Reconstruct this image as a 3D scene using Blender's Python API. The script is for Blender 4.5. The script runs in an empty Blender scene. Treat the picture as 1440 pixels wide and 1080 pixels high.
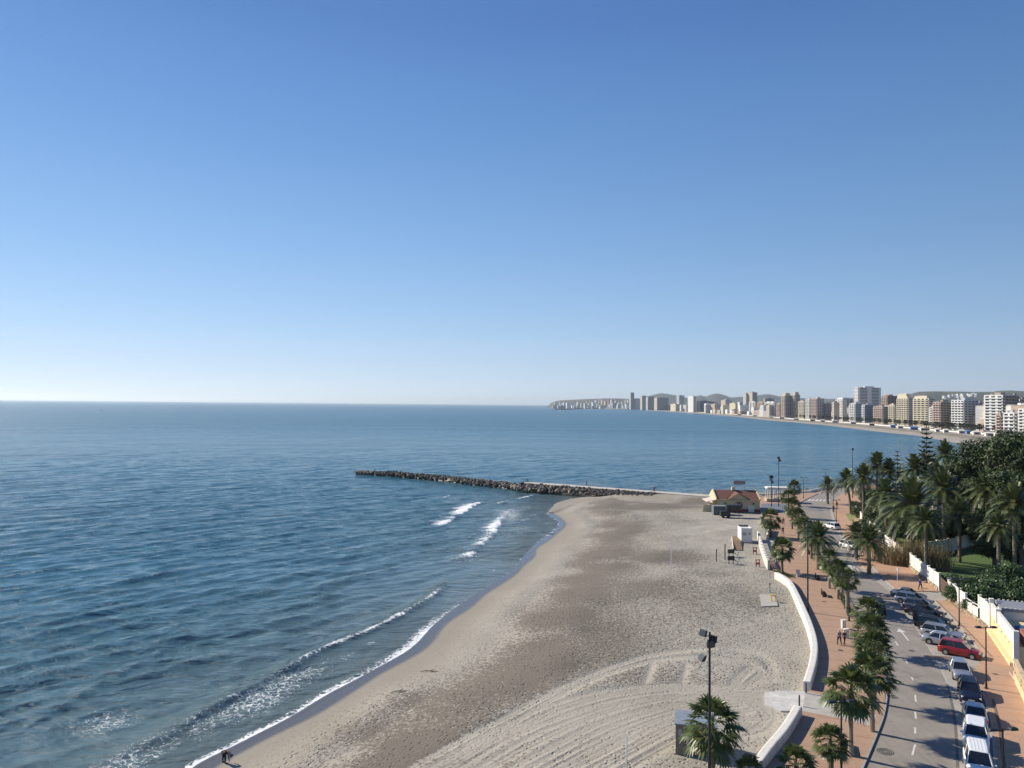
import bpy, bmesh, math, random
import numpy as np
from mathutils import Vector, Matrix
from mathutils.geometry import tessellate_polygon
R=math.radians
random.seed(7); RS=np.random.RandomState(11)
S=bpy.context.scene; COL=S.collection
# ---------------------------------------------------------------- camera
CAMH=27.0; F=1050.0
cam=bpy.data.cameras.new('camera'); camo=bpy.data.objects.new('camera',cam); COL.objects.link(camo)
cam.sensor_width=36; cam.lens=F/1440*36; cam.clip_start=0.5; cam.clip_end=90000
CM=Matrix.Rotation(R(90+1.54),4,'X')@Matrix.Rotation(R(0.54),4,'Z')
camo.matrix_world=Matrix.Translation((0,0,CAMH))@CM
S.camera=camo
C3=CM.to_3x3(); CO=Vector((0,0,CAMH))
def ray(x,y): return C3@Vector(((x-720)/F,-(y-540)/F,-1))
def P(x,y,z=0.0):
    d=ray(x,y); t=(z-CAMH)/d.z; return CO+d*t
def PD(x,y,D):
    d=ray(x,y); return CO+d*(D/d.y)
def PL(pts,z=0.0): return [P(a,b,z) for a,b in pts]
SEA=-1.8
# ---------------------------------------------------------------- light
EL=R(33); AZ=R(-60)
sd=Vector((math.sin(AZ)*math.cos(EL),math.cos(AZ)*math.cos(EL),math.sin(EL)))
w=bpy.data.worlds.new('World'); S.world=w; w.use_nodes=True
nt=w.node_tree; nt.nodes.clear()
sk=nt.nodes.new('ShaderNodeTexSky'); sk.sky_type='NISHITA'; sk.sun_disc=False
sk.sun_elevation=EL; sk.sun_rotation=AZ; sk.altitude=0; sk.air_density=1.0; sk.dust_density=0.15; sk.ozone_density=4.5
bg=nt.nodes.new('ShaderNodeBackground'); bg.inputs[1].default_value=0.085
ow=nt.nodes.new('ShaderNodeOutputWorld')
# the sky: Nishita, evened out toward a clear winter-noon gradient by elevation and side of the sun
tc=nt.nodes.new('ShaderNodeTexCoord'); sx=nt.nodes.new('ShaderNodeSeparateXYZ'); nt.links.new(tc.outputs['Generated'],sx.inputs[0])
rp=nt.nodes.new('ShaderNodeValToRGB'); rp.color_ramp.interpolation='B_SPLINE'
def lin(r,g,b): return tuple(((c/255)/12.92 if c<10 else ((c/255+.055)/1.055)**2.4) for c in (r,g,b))
stops=[(-.02,(214,229,242)),(.0,(216,231,244)),(.045,(192,217,242)),(.11,(162,201,241)),(.2,(134,179,230)),(.32,(108,156,215)),(.46,(88,134,199)),(1,(45,85,160))]
el_=rp.color_ramp.elements
while len(el_)<len(stops): el_.new(.5)
for i,(z_,c_) in enumerate(stops):
    el_[i].position=(z_+.02)/1.02; el_[i].color=(*lin(*c_),1)
mz=nt.nodes.new('ShaderNodeMath'); mz.operation='MULTIPLY_ADD'; mz.inputs[1].default_value=1/1.02; mz.inputs[2].default_value=.02/1.02
nt.links.new(sx.outputs[2],mz.inputs[0]); nt.links.new(mz.outputs[0],rp.inputs[0])
dt=nt.nodes.new('ShaderNodeVectorMath'); dt.operation='DOT_PRODUCT'; dt.inputs[1].default_value=(math.sin(AZ),math.cos(AZ),0); nt.links.new(tc.outputs['Generated'],dt.inputs[0])
gn=nt.nodes.new('ShaderNodeMapRange'); gn.inputs['From Min'].default_value=-.1; gn.inputs['From Max'].default_value=1; gn.inputs['To Min'].default_value=.76; gn.inputs['To Max'].default_value=1.12; nt.links.new(dt.outputs['Value'],gn.inputs['Value'])
sg_=nt.nodes.new('ShaderNodeVectorMath'); sg_.operation='SCALE'; nt.links.new(rp.outputs[0],sg_.inputs[0]); nt.links.new(gn.outputs[0],sg_.inputs['Scale'])
sg2=nt.nodes.new('ShaderNodeVectorMath'); sg2.operation='SCALE'; sg2.inputs['Scale'].default_value=1/(0.085*2**.35); nt.links.new(sg_.outputs[0],sg2.inputs[0])
hs=nt.nodes.new('ShaderNodeMix'); hs.data_type='RGBA'; hs.inputs[0].default_value=.97; nt.links.new(sk.outputs[0],hs.inputs[6]); nt.links.new(sg2.outputs[0],hs.inputs[7]); nt.links.new(hs.outputs[2],bg.inputs[0])
nt.links.new(bg.outputs[0],ow.inputs[0])
sl=bpy.data.lights.new('sun','SUN'); sl.energy=5.0; sl.angle=R(0.5); sl.color=(1,0.91,0.77)
so=bpy.data.objects.new('sun',sl); COL.objects.link(so); so.rotation_euler=sd.to_track_quat('Z','Y').to_euler()
S.view_settings.view_transform='Standard'; S.view_settings.look='None'; S.view_settings.gamma=1
S.view_settings.exposure=0.40
try:
    S.cycles.max_bounces=6; S.cycles.volume_bounces=0; S.cycles.transparent_max_bounces=6; S.cycles.caustics_reflective=False; S.cycles.sample_clamp_direct=3.0; S.cycles.sample_clamp_indirect=3.0; S.cycles.caustics_refractive=False
except Exception: pass
# ---------------------------------------------------------------- materials
MATS={}
class NB:
    def __init__(s,name):
        s.m=bpy.data.materials.new(name); s.m.use_nodes=True; s.t=s.m.node_tree; s.t.nodes.clear()
        s.out=s.n('ShaderNodeOutputMaterial'); s.b=s.n('ShaderNodeBsdfPrincipled'); s.l(s.b.outputs[0],s.out.inputs[0])
        s.g=s.n('ShaderNodeNewGeometry')
    def n(s,t,**k):
        q=s.t.nodes.new(t)
        for a,b in k.items(): setattr(q,a,b)
        return q
    def l(s,a,b): s.t.links.new(a,b)
    def pos(s,scale=(1,1,1),rot=(0,0,0),obj=False):
        mp=s.n('ShaderNodeMapping'); mp.inputs['Scale'].default_value=scale; mp.inputs['Rotation'].default_value=rot
        src=s.n('ShaderNodeTexCoord').outputs['Object'] if obj else s.g.outputs['Position']
        s.l(src,mp.inputs[0]); return mp.outputs[0]
    def noise(s,vec,scale,detail=3,rough=.5,dist=0):
        q=s.n('ShaderNodeTexNoise'); q.inputs['Scale'].default_value=scale; q.inputs['Detail'].default_value=detail
        q.inputs['Roughness'].default_value=rough; q.inputs['Distortion'].default_value=dist
        s.l(vec,q.inputs['Vector']); return q.outputs[0]
    def ramp(s,v,pts):
        q=s.n('ShaderNodeValToRGB'); e=q.color_ramp.elements
        while len(e)<len(pts): e.new(.5)
        for i,(p,c) in enumerate(pts):
            e[i].position=p
            if isinstance(c,(int,float)): c=(c,c,c)
            e[i].color=(*c,1)
        s.l(v,q.inputs[0]); return q.outputs[0]
    def mix(s,f,a,b,mode='MIX'):
        q=s.n('ShaderNodeMix',data_type='RGBA',blend_type=mode)
        for i,v in ((0,f),(6,a),(7,b)):
            if hasattr(v,'is_linked'): s.l(v,q.inputs[i])
            elif i==0: q.inputs[0].default_value=v
            else: q.inputs[i].default_value=(*v,1)
        return q.outputs[2]
    def math(s,op,a,b=None,c=None,clamp=False):
        q=s.n('ShaderNodeMath',operation=op,use_clamp=clamp)
        for i,v in enumerate((a,b,c)):
            if v is None: continue
            if hasattr(v,'is_linked'): s.l(v,q.inputs[i])
            else: q.inputs[i].default_value=v
        return q.outputs[0]
    def attr(s,name):
        q=s.n('ShaderNodeAttribute',attribute_name=name); return q.outputs['Fac']
    def bump(s,h,strength=.3,dist=.05,prev=None):
        q=s.n('ShaderNodeBump'); q.inputs['Strength'].default_value=strength; q.inputs['Distance'].default_value=dist
        s.l(h,q.inputs['Height'])
        if prev is not None: s.l(prev,q.inputs['Normal'])
        return q.outputs[0]
    def setc(s,c):
        if hasattr(c,'is_linked'): s.l(c,s.b.inputs['Base Color'])
        else: s.b.inputs['Base Color'].default_value=(*c,1)
    def rough(s,v):
        if hasattr(v,'is_linked'): s.l(v,s.b.inputs['Roughness'])
        else: s.b.inputs['Roughness'].default_value=v
    def nrm(s,v): s.l(v,s.b.inputs['Normal'])
def sc(c,k): return tuple(min(1,x*k) for x in c)
def mat(name,col,rough=.7,var=.18,scale=2.0,bump=0.0,metal=0.0,spec=.5,coat=0.0,obj=True,bscale=None):
    if name in MATS: return MATS[name]
    b=NB(name); v=b.pos(obj=obj)
    n=b.noise(v,scale,4,.6)
    b.setc(b.ramp(n,[(.3,sc(col,1-var)),(.7,sc(col,1+var))])); b.rough(rough)
    b.b.inputs['Metallic'].default_value=metal; b.b.inputs['Specular IOR Level'].default_value=spec
    b.b.inputs['Coat Weight'].default_value=coat
    if bump: b.nrm(b.bump(b.noise(v,bscale or scale*6,3,.6),bump,.03))
    MATS[name]=b.m; return b.m
def leafmat(name,c1,c2,rough=.45,scale=1.2,trans=.25):
    if name in MATS: return MATS[name]
    b=NB(name); v=b.pos()
    n=b.noise(v,scale,3,.7)
    col=b.ramp(n,[(.32,c1),(.68,c2)]); b.setc(col); b.rough(rough); b.b.inputs['Specular IOR Level'].default_value=.5
    if trans:
        t=b.n('ShaderNodeBsdfTranslucent'); b.l(col,t.inputs[0])
        mx=b.n('ShaderNodeMixShader'); mx.inputs[0].default_value=trans
        b.l(b.b.outputs[0],mx.inputs[1]); b.l(t.outputs[0],mx.inputs[2]); b.l(mx.outputs[0],b.out.inputs[0])
    MATS[name]=b.m; return b.m
# ---------------------------------------------------------------- mesh building
def link(o,parent=None):
    COL.objects.link(o)
    if parent is not None: o.parent=parent
    return o
class MB:
    def __init__(s): s.v=[]; s.f=[]; s.m=[]
    def add(s,vs,fs,mi=0):
        k=len(s.v); s.v+= [tuple(v) for v in vs]; s.f+=[tuple(i+k for i in f) for f in fs]; s.m+=[mi]*len(fs)
    def box(s,c,d,rz=0,mi=0,taper=1.0,M=None):
        hx,hy,hz=d[0]/2,d[1]/2,d[2]/2; vs=[]
        for z,t in ((-hz,1),(hz,taper)):
            for x,y in ((-hx,-hy),(hx,-hy),(hx,hy),(-hx,hy)):
                X,Y=x*t,y*t
                vs.append((c[0]+X*math.cos(rz)-Y*math.sin(rz),c[1]+X*math.sin(rz)+Y*math.cos(rz),c[2]+z))
        if M is not None: vs=[M@Vector(v) for v in vs]
        s.add(vs,[(3,2,1,0),(4,5,6,7),(0,1,5,4),(1,2,6,5),(2,3,7,6),(3,0,4,7)],mi)
    def tube(s,pts,rad,n=8,mi=0,cap=True):
        pts=[Vector(p) for p in pts]
        if not hasattr(rad,'__len__'): rad=[rad]*len(pts)
        vs=[];fs=[]
        for i,p in enumerate(pts):
            t=(pts[min(i+1,len(pts)-1)]-pts[max(i-1,0)]).normalized()
            a=Vector((0,0,1)) if abs(t.z)<.9 else Vector((1,0,0))
            u=t.cross(a).normalized(); w_=t.cross(u)
            for k in range(n):
                an=2*math.pi*k/n; vs.append(p+(u*math.cos(an)+w_*math.sin(an))*rad[i])
        for i in range(len(pts)-1):
            for k in range(n):
                a=i*n+k; b=i*n+(k+1)%n; fs.append((a,a+n,b+n,b))
        if cap: fs.append(tuple(range(n))); fs.append(tuple(reversed(range((len(pts)-1)*n,len(pts)*n))))
        s.add(vs,fs,mi)
    def poly(s,pts,z0,z1,mi=0,side=True):
        n=len(pts); a=[Vector((p[0],p[1],z1)) for p in pts]
        ar=sum(a[i].x*a[(i+1)%n].y-a[(i+1)%n].x*a[i].y for i in range(n))
        if ar<0: a=a[::-1]
        tr=tessellate_polygon([a]); 
        fs=[]
        for t in tr:
            u,v,x=[a[i] for i in t]
            fs.append(tuple(t) if (v-u).cross(x-u).z>0 else tuple(reversed(t)))
        s.add(a,fs,mi)
        if side:
            b=[Vector((p.x,p.y,z0)) for p in a]
            s.add(b+a,[(i,(i+1)%n,n+(i+1)%n,n+i) for i in range(n)],mi)
            s.add(b,[tuple(reversed(f)) for f in fs],mi)
    def sweep(s,line,prof,closed=False,mi=0):
        # prof: list of (offset to the right, z), closed section
        L=[Vector((p[0],p[1],p[2] if len(p)>2 else 0)) for p in line]; n=len(prof); vs=[];fs=[]
        for i,p in enumerate(L):
            t=(L[min(i+1,len(L)-1)]-L[max(i-1,0)]); t.z=0; t.normalize(); r=Vector((t.y,-t.x,0))
            for o,z in prof: vs.append(p+r*o+Vector((0,0,z)))
        for i in range(len(L)-1):
            for k in range(n):
                a=i*n+k;b=i*n+(k+1)%n; fs.append((a,b,b+n,a+n))
        fs.append(tuple(reversed(range(n)))); fs.append(tuple(range((len(L)-1)*n,len(L)*n)))
        s.add(vs,fs,mi)
    def mesh(s,name,mats,smooth=False):
        me=bpy.data.meshes.new(name); me.from_pydata(s.v,[],s.f)
        if not isinstance(mats,(list,tuple)): mats=[mats]
        for m in mats: me.materials.append(m)
        if len(mats)>1: me.polygons.foreach_set('material_index',s.m)
        if smooth: me.polygons.foreach_set('use_smooth',[True]*len(s.f))
        me.update(); return me
    def build(s,name,mats,parent=None,smooth=False,loc=None,sub=0,bev=0):
        o=bpy.data.objects.new(name,s.mesh(name,mats,smooth)); link(o,parent)
        if loc is not None: o.location=loc
        if bev:
            q=o.modifiers.new('bevel','BEVEL'); q.width=bev; q.segments=2; q.limit_method='ANGLE'
        if sub:
            q=o.modifiers.new('sub','SUBSURF'); q.levels=sub; q.render_levels=sub
        return o
def recenter(o):
    return o
def tag(o,label=None,cat=None,group=None,kind=None):
    if label: o['label']=label
    if cat: o['category']=cat
    if group: o['group']=group
    if kind: o['kind']=kind
    return o
def empty(name,loc,rz=0,label=None,cat=None,group=None):
    o=bpy.data.objects.new(name,None); COL.objects.link(o); o.location=loc; o.rotation_euler=(0,0,rz); o.empty_display_size=.3
    return tag(o,label,cat,group)
def copy_tree(o,parent=None):
    c=o.copy(); COL.objects.link(c)
    if parent is not None: c.parent=parent
    for ch in o.children: copy_tree(ch,c)
    return c
def smoothline(pts,n=6):
    pts=[Vector(p) for p in pts]; out=[]
    for i in range(len(pts)-1):
        p0=pts[max(i-1,0)];p1=pts[i];p2=pts[i+1];p3=pts[min(i+2,len(pts)-1)]
        for k in range(n):
            t=k/n; out.append(.5*((2*p1)+(p2-p0)*t+(2*p0-5*p1+4*p2-p3)*t*t+(3*p1-p0-3*p2+p3)*t**3))
    out.append(pts[-1]); return out
def dist_poly(X,Y,line,radius=None):
    """distance of grid points to a polyline, signed side (+ = right of travel), and parameter along it"""
    L=np.array([(p[0],p[1]) for p in line]); best=np.full(X.shape,1e9); side=np.zeros(X.shape); par=np.zeros(X.shape)
    acc=0
    for i in range(len(L)-1):
        ax,ay=L[i]; bx,by=L[i+1]; dx,dy=bx-ax,by-ay; l2=dx*dx+dy*dy
        t=np.clip(((X-ax)*dx+(Y-ay)*dy)/l2,0,1); qx=ax+t*dx; qy=ay+t*dy
        d=np.hypot(X-qx,Y-qy); c=(X-ax)*dy-(Y-ay)*dx
        m=d<best; best=np.where(m,d,best); side=np.where(m,np.sign(c),side); par=np.where(m,acc+t*math.sqrt(l2),par); acc+=math.sqrt(l2)
    return best,side,par
def vnoise(X,Y,sc_,seed=0):
    """smooth value noise, numpy"""
    r=np.random.RandomState(seed).rand(256,256); x=X/sc_+37.3; y=Y/sc_+91.7
    xi=np.floor(x).astype(int); yi=np.floor(y).astype(int); fx=x-xi; fy=y-yi; fx=fx*fx*(3-2*fx); fy=fy*fy*(3-2*fy)
    a=r[xi%256,yi%256];b=r[(xi+1)%256,yi%256];c=r[xi%256,(yi+1)%256];d=r[(xi+1)%256,(yi+1)%256]
    return (a*(1-fx)+b*fx)*(1-fy)+(c*(1-fx)+d*fx)*fy
def sstep(a,b,x):
    t=np.clip((x-a)/(b-a),0,1); return t*t*(3-2*t)
def gridmesh(name,X,Y,Z,mask=None,attrs={},mat_=None,smooth=True):
    nr,nc=X.shape; v=np.stack([X,Y,Z],-1).reshape(-1,3)
    i=np.arange(nr*nc).reshape(nr,nc); q=np.stack([i[:-1,:-1],i[:-1,1:],i[1:,1:],i[1:,:-1]],-1).reshape(-1,4)
    if mask is not None:
        mm=mask.reshape(-1); keep=mm[q].any(1); q=q[keep]
    me=bpy.data.meshes.new(name); me.vertices.add(len(v)); me.vertices.foreach_set('co',v.astype(np.float32).ravel())
    me.loops.add(q.size); me.loops.foreach_set('vertex_index',q.astype(np.int32).ravel())
    me.polygons.add(len(q)); me.polygons.foreach_set('loop_start',np.arange(0,q.size,4,dtype=np.int32)); 
    me.polygons.foreach_set('loop_total',np.full(len(q),4,dtype=np.int32))
    me.update(calc_edges=True); me.validate()
    for k,a in attrs.items():
        at=me.attributes.new(k,'FLOAT','POINT'); at.data.foreach_set('value',a.astype(np.float32).ravel())
    me.polygons.foreach_set('use_smooth',np.full(len(me.polygons),smooth))
    me.materials.append(mat_); o=bpy.data.objects.new(name,me); COL.objects.link(o); return o
# ================================================================ SHORE LINES (read off the photograph, laid on the ground)
shore_px=[(215,1130),(280,1078),(330,1052),(367,1033),(415,1008),(464,978),(520,948),(582,912),(613,880),(640,858),(668,838),(700,818),(722,803),(737,785),(752,768),(772,752),(788,738),(778,727),(771,722),(780,712),(800,703),(820,698),(850,695)]
shoreL=smoothline([Vector((-36,35,SEA))]+PL(shore_px,SEA)+[Vector((45,228,SEA)),Vector((60,232,SEA)),Vector((78,236,SEA)),Vector((100,250,SEA)),Vector((150,275,SEA)),Vector((240,330,SEA)),Vector((320,430,SEA)),Vector((345,520,SEA))],5)
far_px=[(1362,626),(1330,620.5),(1292,613),(1230,606.5),(1155,597.5),(1080,591),(1040,586.5),(1000,583.2),(960,580.3),(930,578.3),(905,577.2)]
farL=[Vector((x,y,SEA)) for x,y,z in [tuple(P(a,b,SEA)) for a,b in far_px]]
# ---------------------------------------------------------------- sea
def ylist(a,b,r):
    o=[a]
    while o[-1]<b: o.append(o[-1]*r)
    return o
ys=np.array(ylist(30,600,1.0042)+ylist(606,3000,1.012)[0:]+ylist(3100,45000,1.06)[0:])
us=np.concatenate([-np.array(ylist(1.0,9,1.25))[::-1],np.arange(-.99,.45,.0055),np.array(ylist(.46,7,1.12))])
U,Yg=np.meshgrid(us,ys); Xg=U*Yg
crest_px=[[(133,1080),(204,1049),(256,1025),(276,1011),(346,973),(394,948),(440,922),(478,905),(533,882),(578,858),(616,834),(631,814)],
 [(637,789),(657,785),(674,769),(694,750),(701,736),(711,723)],
 [(616,742),(624,738),(649,723),(664,712),(684,705)],
 [(696,711),(715,704),(734,701),(758,694)],
 [(600,705),(615,703),(637,697)],
 [(752,727),(762,732),(773,738)],[(752,746),(771,753)],
 [(688,775),(698,787),(695,800),(684,809)],
 [(652,762),(668,750),(682,741)],[(724,737),(742,729),(757,722)],[(664,814),(676,806),(688,797)],[(702,764),(716,752),(722,744)],[(708,722),(722,716),(738,711)],[(470,935),(500,917),(528,902),(548,886)],[(300,1030),(345,1002),(385,978)],
 [(0,1035),(55,1013),(111,982),(189,938),(255,902),(311,882)]]
def seg(c): return smoothline(PL(c,SEA),5)
crest=[seg(c) for c in crest_px]
near=(Yg<400)&(Xg<80)
dS,sS,pS=dist_poly(Xg,Yg,shoreL); dS=np.where(sS<0,dS,-dS)       # + out at sea, - under the sand
if True:
    Z=np.zeros_like(Xg); fade=np.clip((600-Yg)/300,0,1)
    off=sstep(3,30,dS)
    nx,ny=.90,-.43
    ph=Xg*nx+Yg*ny+6*vnoise(Xg,Yg,40,3)+2.5*vnoise(Xg,Yg,14,5)
    def cresty(p): return (1-np.abs(np.sin(p)))*2-1
    # swells: long, low, sharpened near the beach
    amp=.10+.10*vnoise(Xg,Yg,30,9)
    Z+=off*amp*cresty(ph*math.pi/10.5)*.30
    Z+=off*.05*np.sin((Xg*.75+Yg*-.66+3*vnoise(Xg,Yg,20,4))*2*math.pi/5.2)
    for lam,an,am,sd_ in ((3.2,R(-42),.115,51),(2.3,R(-58),.085,52),(1.7,R(-40),.058,53),(4.6,R(-33),.12,54),(7.5,R(-45),.09,55),(12,R(-50),.08,56)):
        q_=(Xg*math.cos(an)+Yg*math.sin(an))+1.6*vnoise(Xg,Yg,7,sd_)+.8*vnoise(Xg,Yg,2.8,sd_+9)
        Z+=sstep(0,14,dS)*(.35+.65*off)*am*(1-np.abs(np.sin(q_*math.pi/lam))*1.6)*(.4+1.1*vnoise(Xg,Yg,11,sd_+20))*np.clip(1.25-Yg/(lam*105),0,1)
    Z+=off*.10*(vnoise(Xg*.5+Yg*.15,Yg,2.6,6)-.5)+off*.06*(vnoise(Xg*.6,Yg,1.3,7)-.5)
    foam=np.zeros_like(Xg)
    dc=[dist_poly(Xg,Yg,c) for c in crest]
    strength=[.62,1.05,1.1,.72,.8,.5,.5,.55]+[.62,.66,.55,.58,.6,.42,.40]+[.10]; width=[.8,1.0,1.1,.8,.8,.5,.6,.5]+[.5]*7+[.6]; trail=[.8,2.6,3.4,1.3,1.5,.7,.9,.7]+[.8,1.0,.7,.7,.9,.7,.6]+[.5]; hgt=[.36,.30,.34,.22,.28,.05,.06,.05]+[.10]*7+[.24]
    for (d,s,p),st,wd,tr,hg,c in zip(dc,strength,width,trail,hgt,crest):
        L=max(1e-3,sum((c[i+1]-c[i]).length for i in range(len(c)-1)))
        endf=np.clip(np.minimum(p,L-p)/(.12*L),0,1)*.85+.15
        endf=np.where((p<=1e-4)|(p>=L-1e-3),0,endf)
        n1=vnoise(p,d*0,2.2,int(st*100))*.6+vnoise(p,d*0,7,int(st*50))*.7
        sgn=np.where(s<0,-d,d)      # + shoreward, - seaward
        sg=sgn
        front=np.exp(-np.clip(sg,0,9)**2/(.35*wd)**2); back=np.exp(-np.clip(-sg,0,99)/(tr))
        foam=np.maximum(foam,np.where(sg>0,front,back*.95)*st*endf*np.clip(n1*1.25-.12,0,1.2))
        Z+=hg*endf*np.where(sg>0,np.exp(-(sg/.5)**2),np.exp(-(sg/1.8)**2))
    # wash along the edge
    w1=vnoise(pS,dS*0,16,21); wid=.6+1.8*w1
    ed=np.exp(-(np.clip(dS-.1,0,99)/wid)**2)*(dS>-3)
    nearf=np.clip((112-Yg)/22,0,1)
    foam=np.maximum(foam,ed*(.22+.80*nearf*(.30+.75*vnoise(pS,dS*0,9,5))*(.55+.6*vnoise(Xg,Yg,2.5,6))))
    foam=np.maximum(foam,np.exp(-((dS-.05)/.18)**2)*(.35+.4*vnoise(pS,pS*0,3,12)))
    lace=np.exp(-((dS-6)/4.5)**2)*np.clip((112-Yg)/16,0,1)*(.08+.30*vnoise(Xg,Yg,7,31))
    foam=np.maximum(foam,lace)
    far2=np.exp(-((dS-9)/8)**2)*sstep(118,150,Yg)*sstep(232,205,Yg)*(.12+.38*vnoise(Xg,Yg,9,77))
    foam=np.maximum(foam,far2)
    pl=P(150,1015,SEA); foam=np.maximum(foam,.30*np.exp(-(((Xg-pl.x)/5)**2+((Yg-pl.y)/5)**2)))
    # foam round the groyne foot
    Z*=fade
    Z=Z+SEA
    shal=np.exp(-np.clip(dS,0,999)/24.0)*sstep(330,240,Yg)
# sea colour depth cue + long slick streaks further out
b=NB('sea_water'); v=b.pos()
fo=b.attr('foam'); sh=b.attr('shallow')
deep=b.ramp(b.noise(b.pos((.004,.012,1)),1,3,.6),[(.3,(.027,.105,.145)),(.7,(.040,.138,.180))])
base=b.mix(sh,deep,(.100,.125,.110))
n_f1=b.noise(b.pos((1,1,1)),2.4,5,.72,.6); n_f2=b.noise(v,7.5,3,.7)
vor=b.n('ShaderNodeTexVoronoi',feature='DISTANCE_TO_EDGE'); vor.inputs['Scale'].default_value=1.5
wv=b.n('ShaderNodeVectorMath',operation='ADD'); b.l(v,wv.inputs[0]); nz=b.n('ShaderNodeTexNoise'); nz.inputs['Scale'].default_value=1.6; nz.inputs['Detail'].default_value=3; b.l(v,nz.inputs[0]); b.l(nz.outputs[1],wv.inputs[1]); b.l(wv.outputs[0],vor.inputs['Vector'])
lacev=b.ramp(vor.outputs['Distance'],[(.0,1.0),(.16,.35),(.4,0.0)])
fsum=b.math('ADD',b.math('MULTIPLY',fo,1.25),b.math('MULTIPLY',b.math('SUBTRACT',b.math('ADD',b.math('MULTIPLY',lacev,.32),b.math('MULTIPLY',n_f1,.72)),.5),1.05))
fm=b.ramp(b.math('ADD',fsum,b.math('MULTIPLY',b.math('SUBTRACT',n_f2,.5),.35)),[(.47,0.0),(.66,1.0)])
fm=b.math('MULTIPLY',fm,b.ramp(fo,[(.04,0.0),(.22,1.0)]))
b.setc(b.mix(fm,base,(.80,.82,.82)))
slick=b.ramp(b.noise(b.pos((.00022,.0042,1),(0,0,R(4))),1,1,.4),[(.585,0.0),(.60,1.0),(.63,1.0),(.65,0.0)])
b.rough(b.mix(fm,b.ramp(b.attr('range'),[(.0,.10),(.35,.14),(1,.30)]),(.9,.9,.9)))
b.b.inputs['IOR'].default_value=1.40
# chop: three octaves of wind waves, elongated across the wind
w_a=b.noise(b.pos((.5,1.0,1),(0,0,R(-44))),.62,7,.68,.3)
w_b=b.noise(b.pos((.5,1.0,1),(0,0,R(-38))),.16,4,.6,.4)
w_c=b.noise(b.pos((.6,1,1),(0,0,R(-20))),.022,3,.55)
bb=b.bump(w_a,1.0,.45); bb=b.bump(w_b,1.0,2.2,bb)
bb=b.bump(w_c,.8,5.0,bb)
mn=b.n('ShaderNodeMix',data_type='VECTOR'); b.l(b.math('MULTIPLY',slick,.7),mn.inputs[0]); b.l(bb,mn.inputs[4]); b.l(b.g.outputs['Normal'],mn.inputs[5]); b.nrm(mn.outputs[1])
sea=gridmesh('sea',Xg,Yg,Z,mask=(dS>-4)|(Yg>600),attrs={'foam':foam,'shallow':shal,'range':np.clip((np.hypot(Xg,Yg)-60)/900,0,1)},mat_=b.m)
tag(sea,kind='structure')
# ---------------------------------------------------------------- beach sand
ys=np.array(ylist(38,246,1.0026)); us=np.arange(-.56,.66,.0028)
U,Yb=np.meshgrid(us,ys); Xb=U*Yb
dB,sB,pB=dist_poly(Xb,Yb,shoreL); dB=np.where(sB<0,-dB,dB)       # + inland
h=SEA+ .02 + np.where(dB<0,dB*.05,0)+ 1.1*sstep(0,26,dB)*1.0+.45*sstep(14,60,dB)
h=np.where(dB>0,SEA+.015*dB+1.1*sstep(2,26,dB)+.42*sstep(14,60,dB)-.015*dB*sstep(20,60,dB),h)
# berm + soft undulation
h+=.25*np.exp(-((dB-17)/3.5)**2)*(.4+.8*vnoise(pB,pB*0,18,2))+sstep(6,20,dB)*(.22*(vnoise(Xb,Yb,9,41)-.5)+.10*(vnoise(Xb,Yb,3,42)-.5))
# tyre ruts: curves from the photograph
T=[]
def trk(pts,off=(0,),w=.14,dp=.05):
    L=smoothline(PL(pts,-.3),5)
    for o in off:
        q=[]
        for i,p in enumerate(L):
            t=(L[min(i+1,len(L)-1)]-L[max(i-1,0)]); t.z=0; t.normalize(); q.append(p+Vector((t.y,-t.x,0))*o)
        T.append((q,w,dp))
fan=[[(600,1085),(690,1032),(780,993),(870,973),(960,967),(1070,976)],[(640,1085),(730,1035),(820,1000),(900,982),(985,975),(1075,981)],
[(690,1085),(770,1045),(850,1010),(930,990),(1000,984),(1075,985)],[(750,1085),(830,1043),(900,1014),(960,997),(1030,990)],
[(800,1085),(870,1050),(930,1020),(985,1000),(1040,994)],[(860,1085),(915,1055),(960,1030),(1000,1008),(1050,996)],
[(560,1085),(660,1030),(760,982),(830,950),(900,925),(960,915),(1020,913),(1070,925),(1085,945),(1083,957)],
[(580,1090),(700,1025),(790,975),(860,945),(920,928),(985,925),(1040,932),(1072,948),(1068,958)]]
for k,f_ in enumerate(fan): trk(f_,(-.75+.2*math.sin(k*2.1),-.5,.35+.3*math.sin(k*1.3),.8) if k<6 else (-.2,.15),.10+.04*math.sin(k*3),.06)
for k in range(7):
    j=k%5; f_=[(x+(12*math.sin(k*4.1+i*.9)),y+(5*math.cos(k*2.3+i*.8))+4) for i,(x,y) in enumerate(fan[j])]; f_=f_[:2+k%3+1]+f_[3+k%3+0:][:2] if False else f_
    trk(f_,(-.1*k,.25),.07,.04)
trk([(1028,972),(1040,955),(1060,938)],(-.3,0,.3)); trk([(1037,972),(1055,962),(1074,948)],(-.3,0,.3))
trk([(965,935),(962,950),(958,965)],(0,3.5)); 
trk([(1000,1035),(1020,1032),(1040,1035),(1070,1028),(1083,1012),(1082,995),(1066,984)],(-.5,-.2,.3)); trk([(1035,992),(1045,1005),(1052,1012)],(0,.4)); trk([(1060,990),(1075,1003),(1078,1012),(1050,1013)],(-.2,.3))

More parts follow.
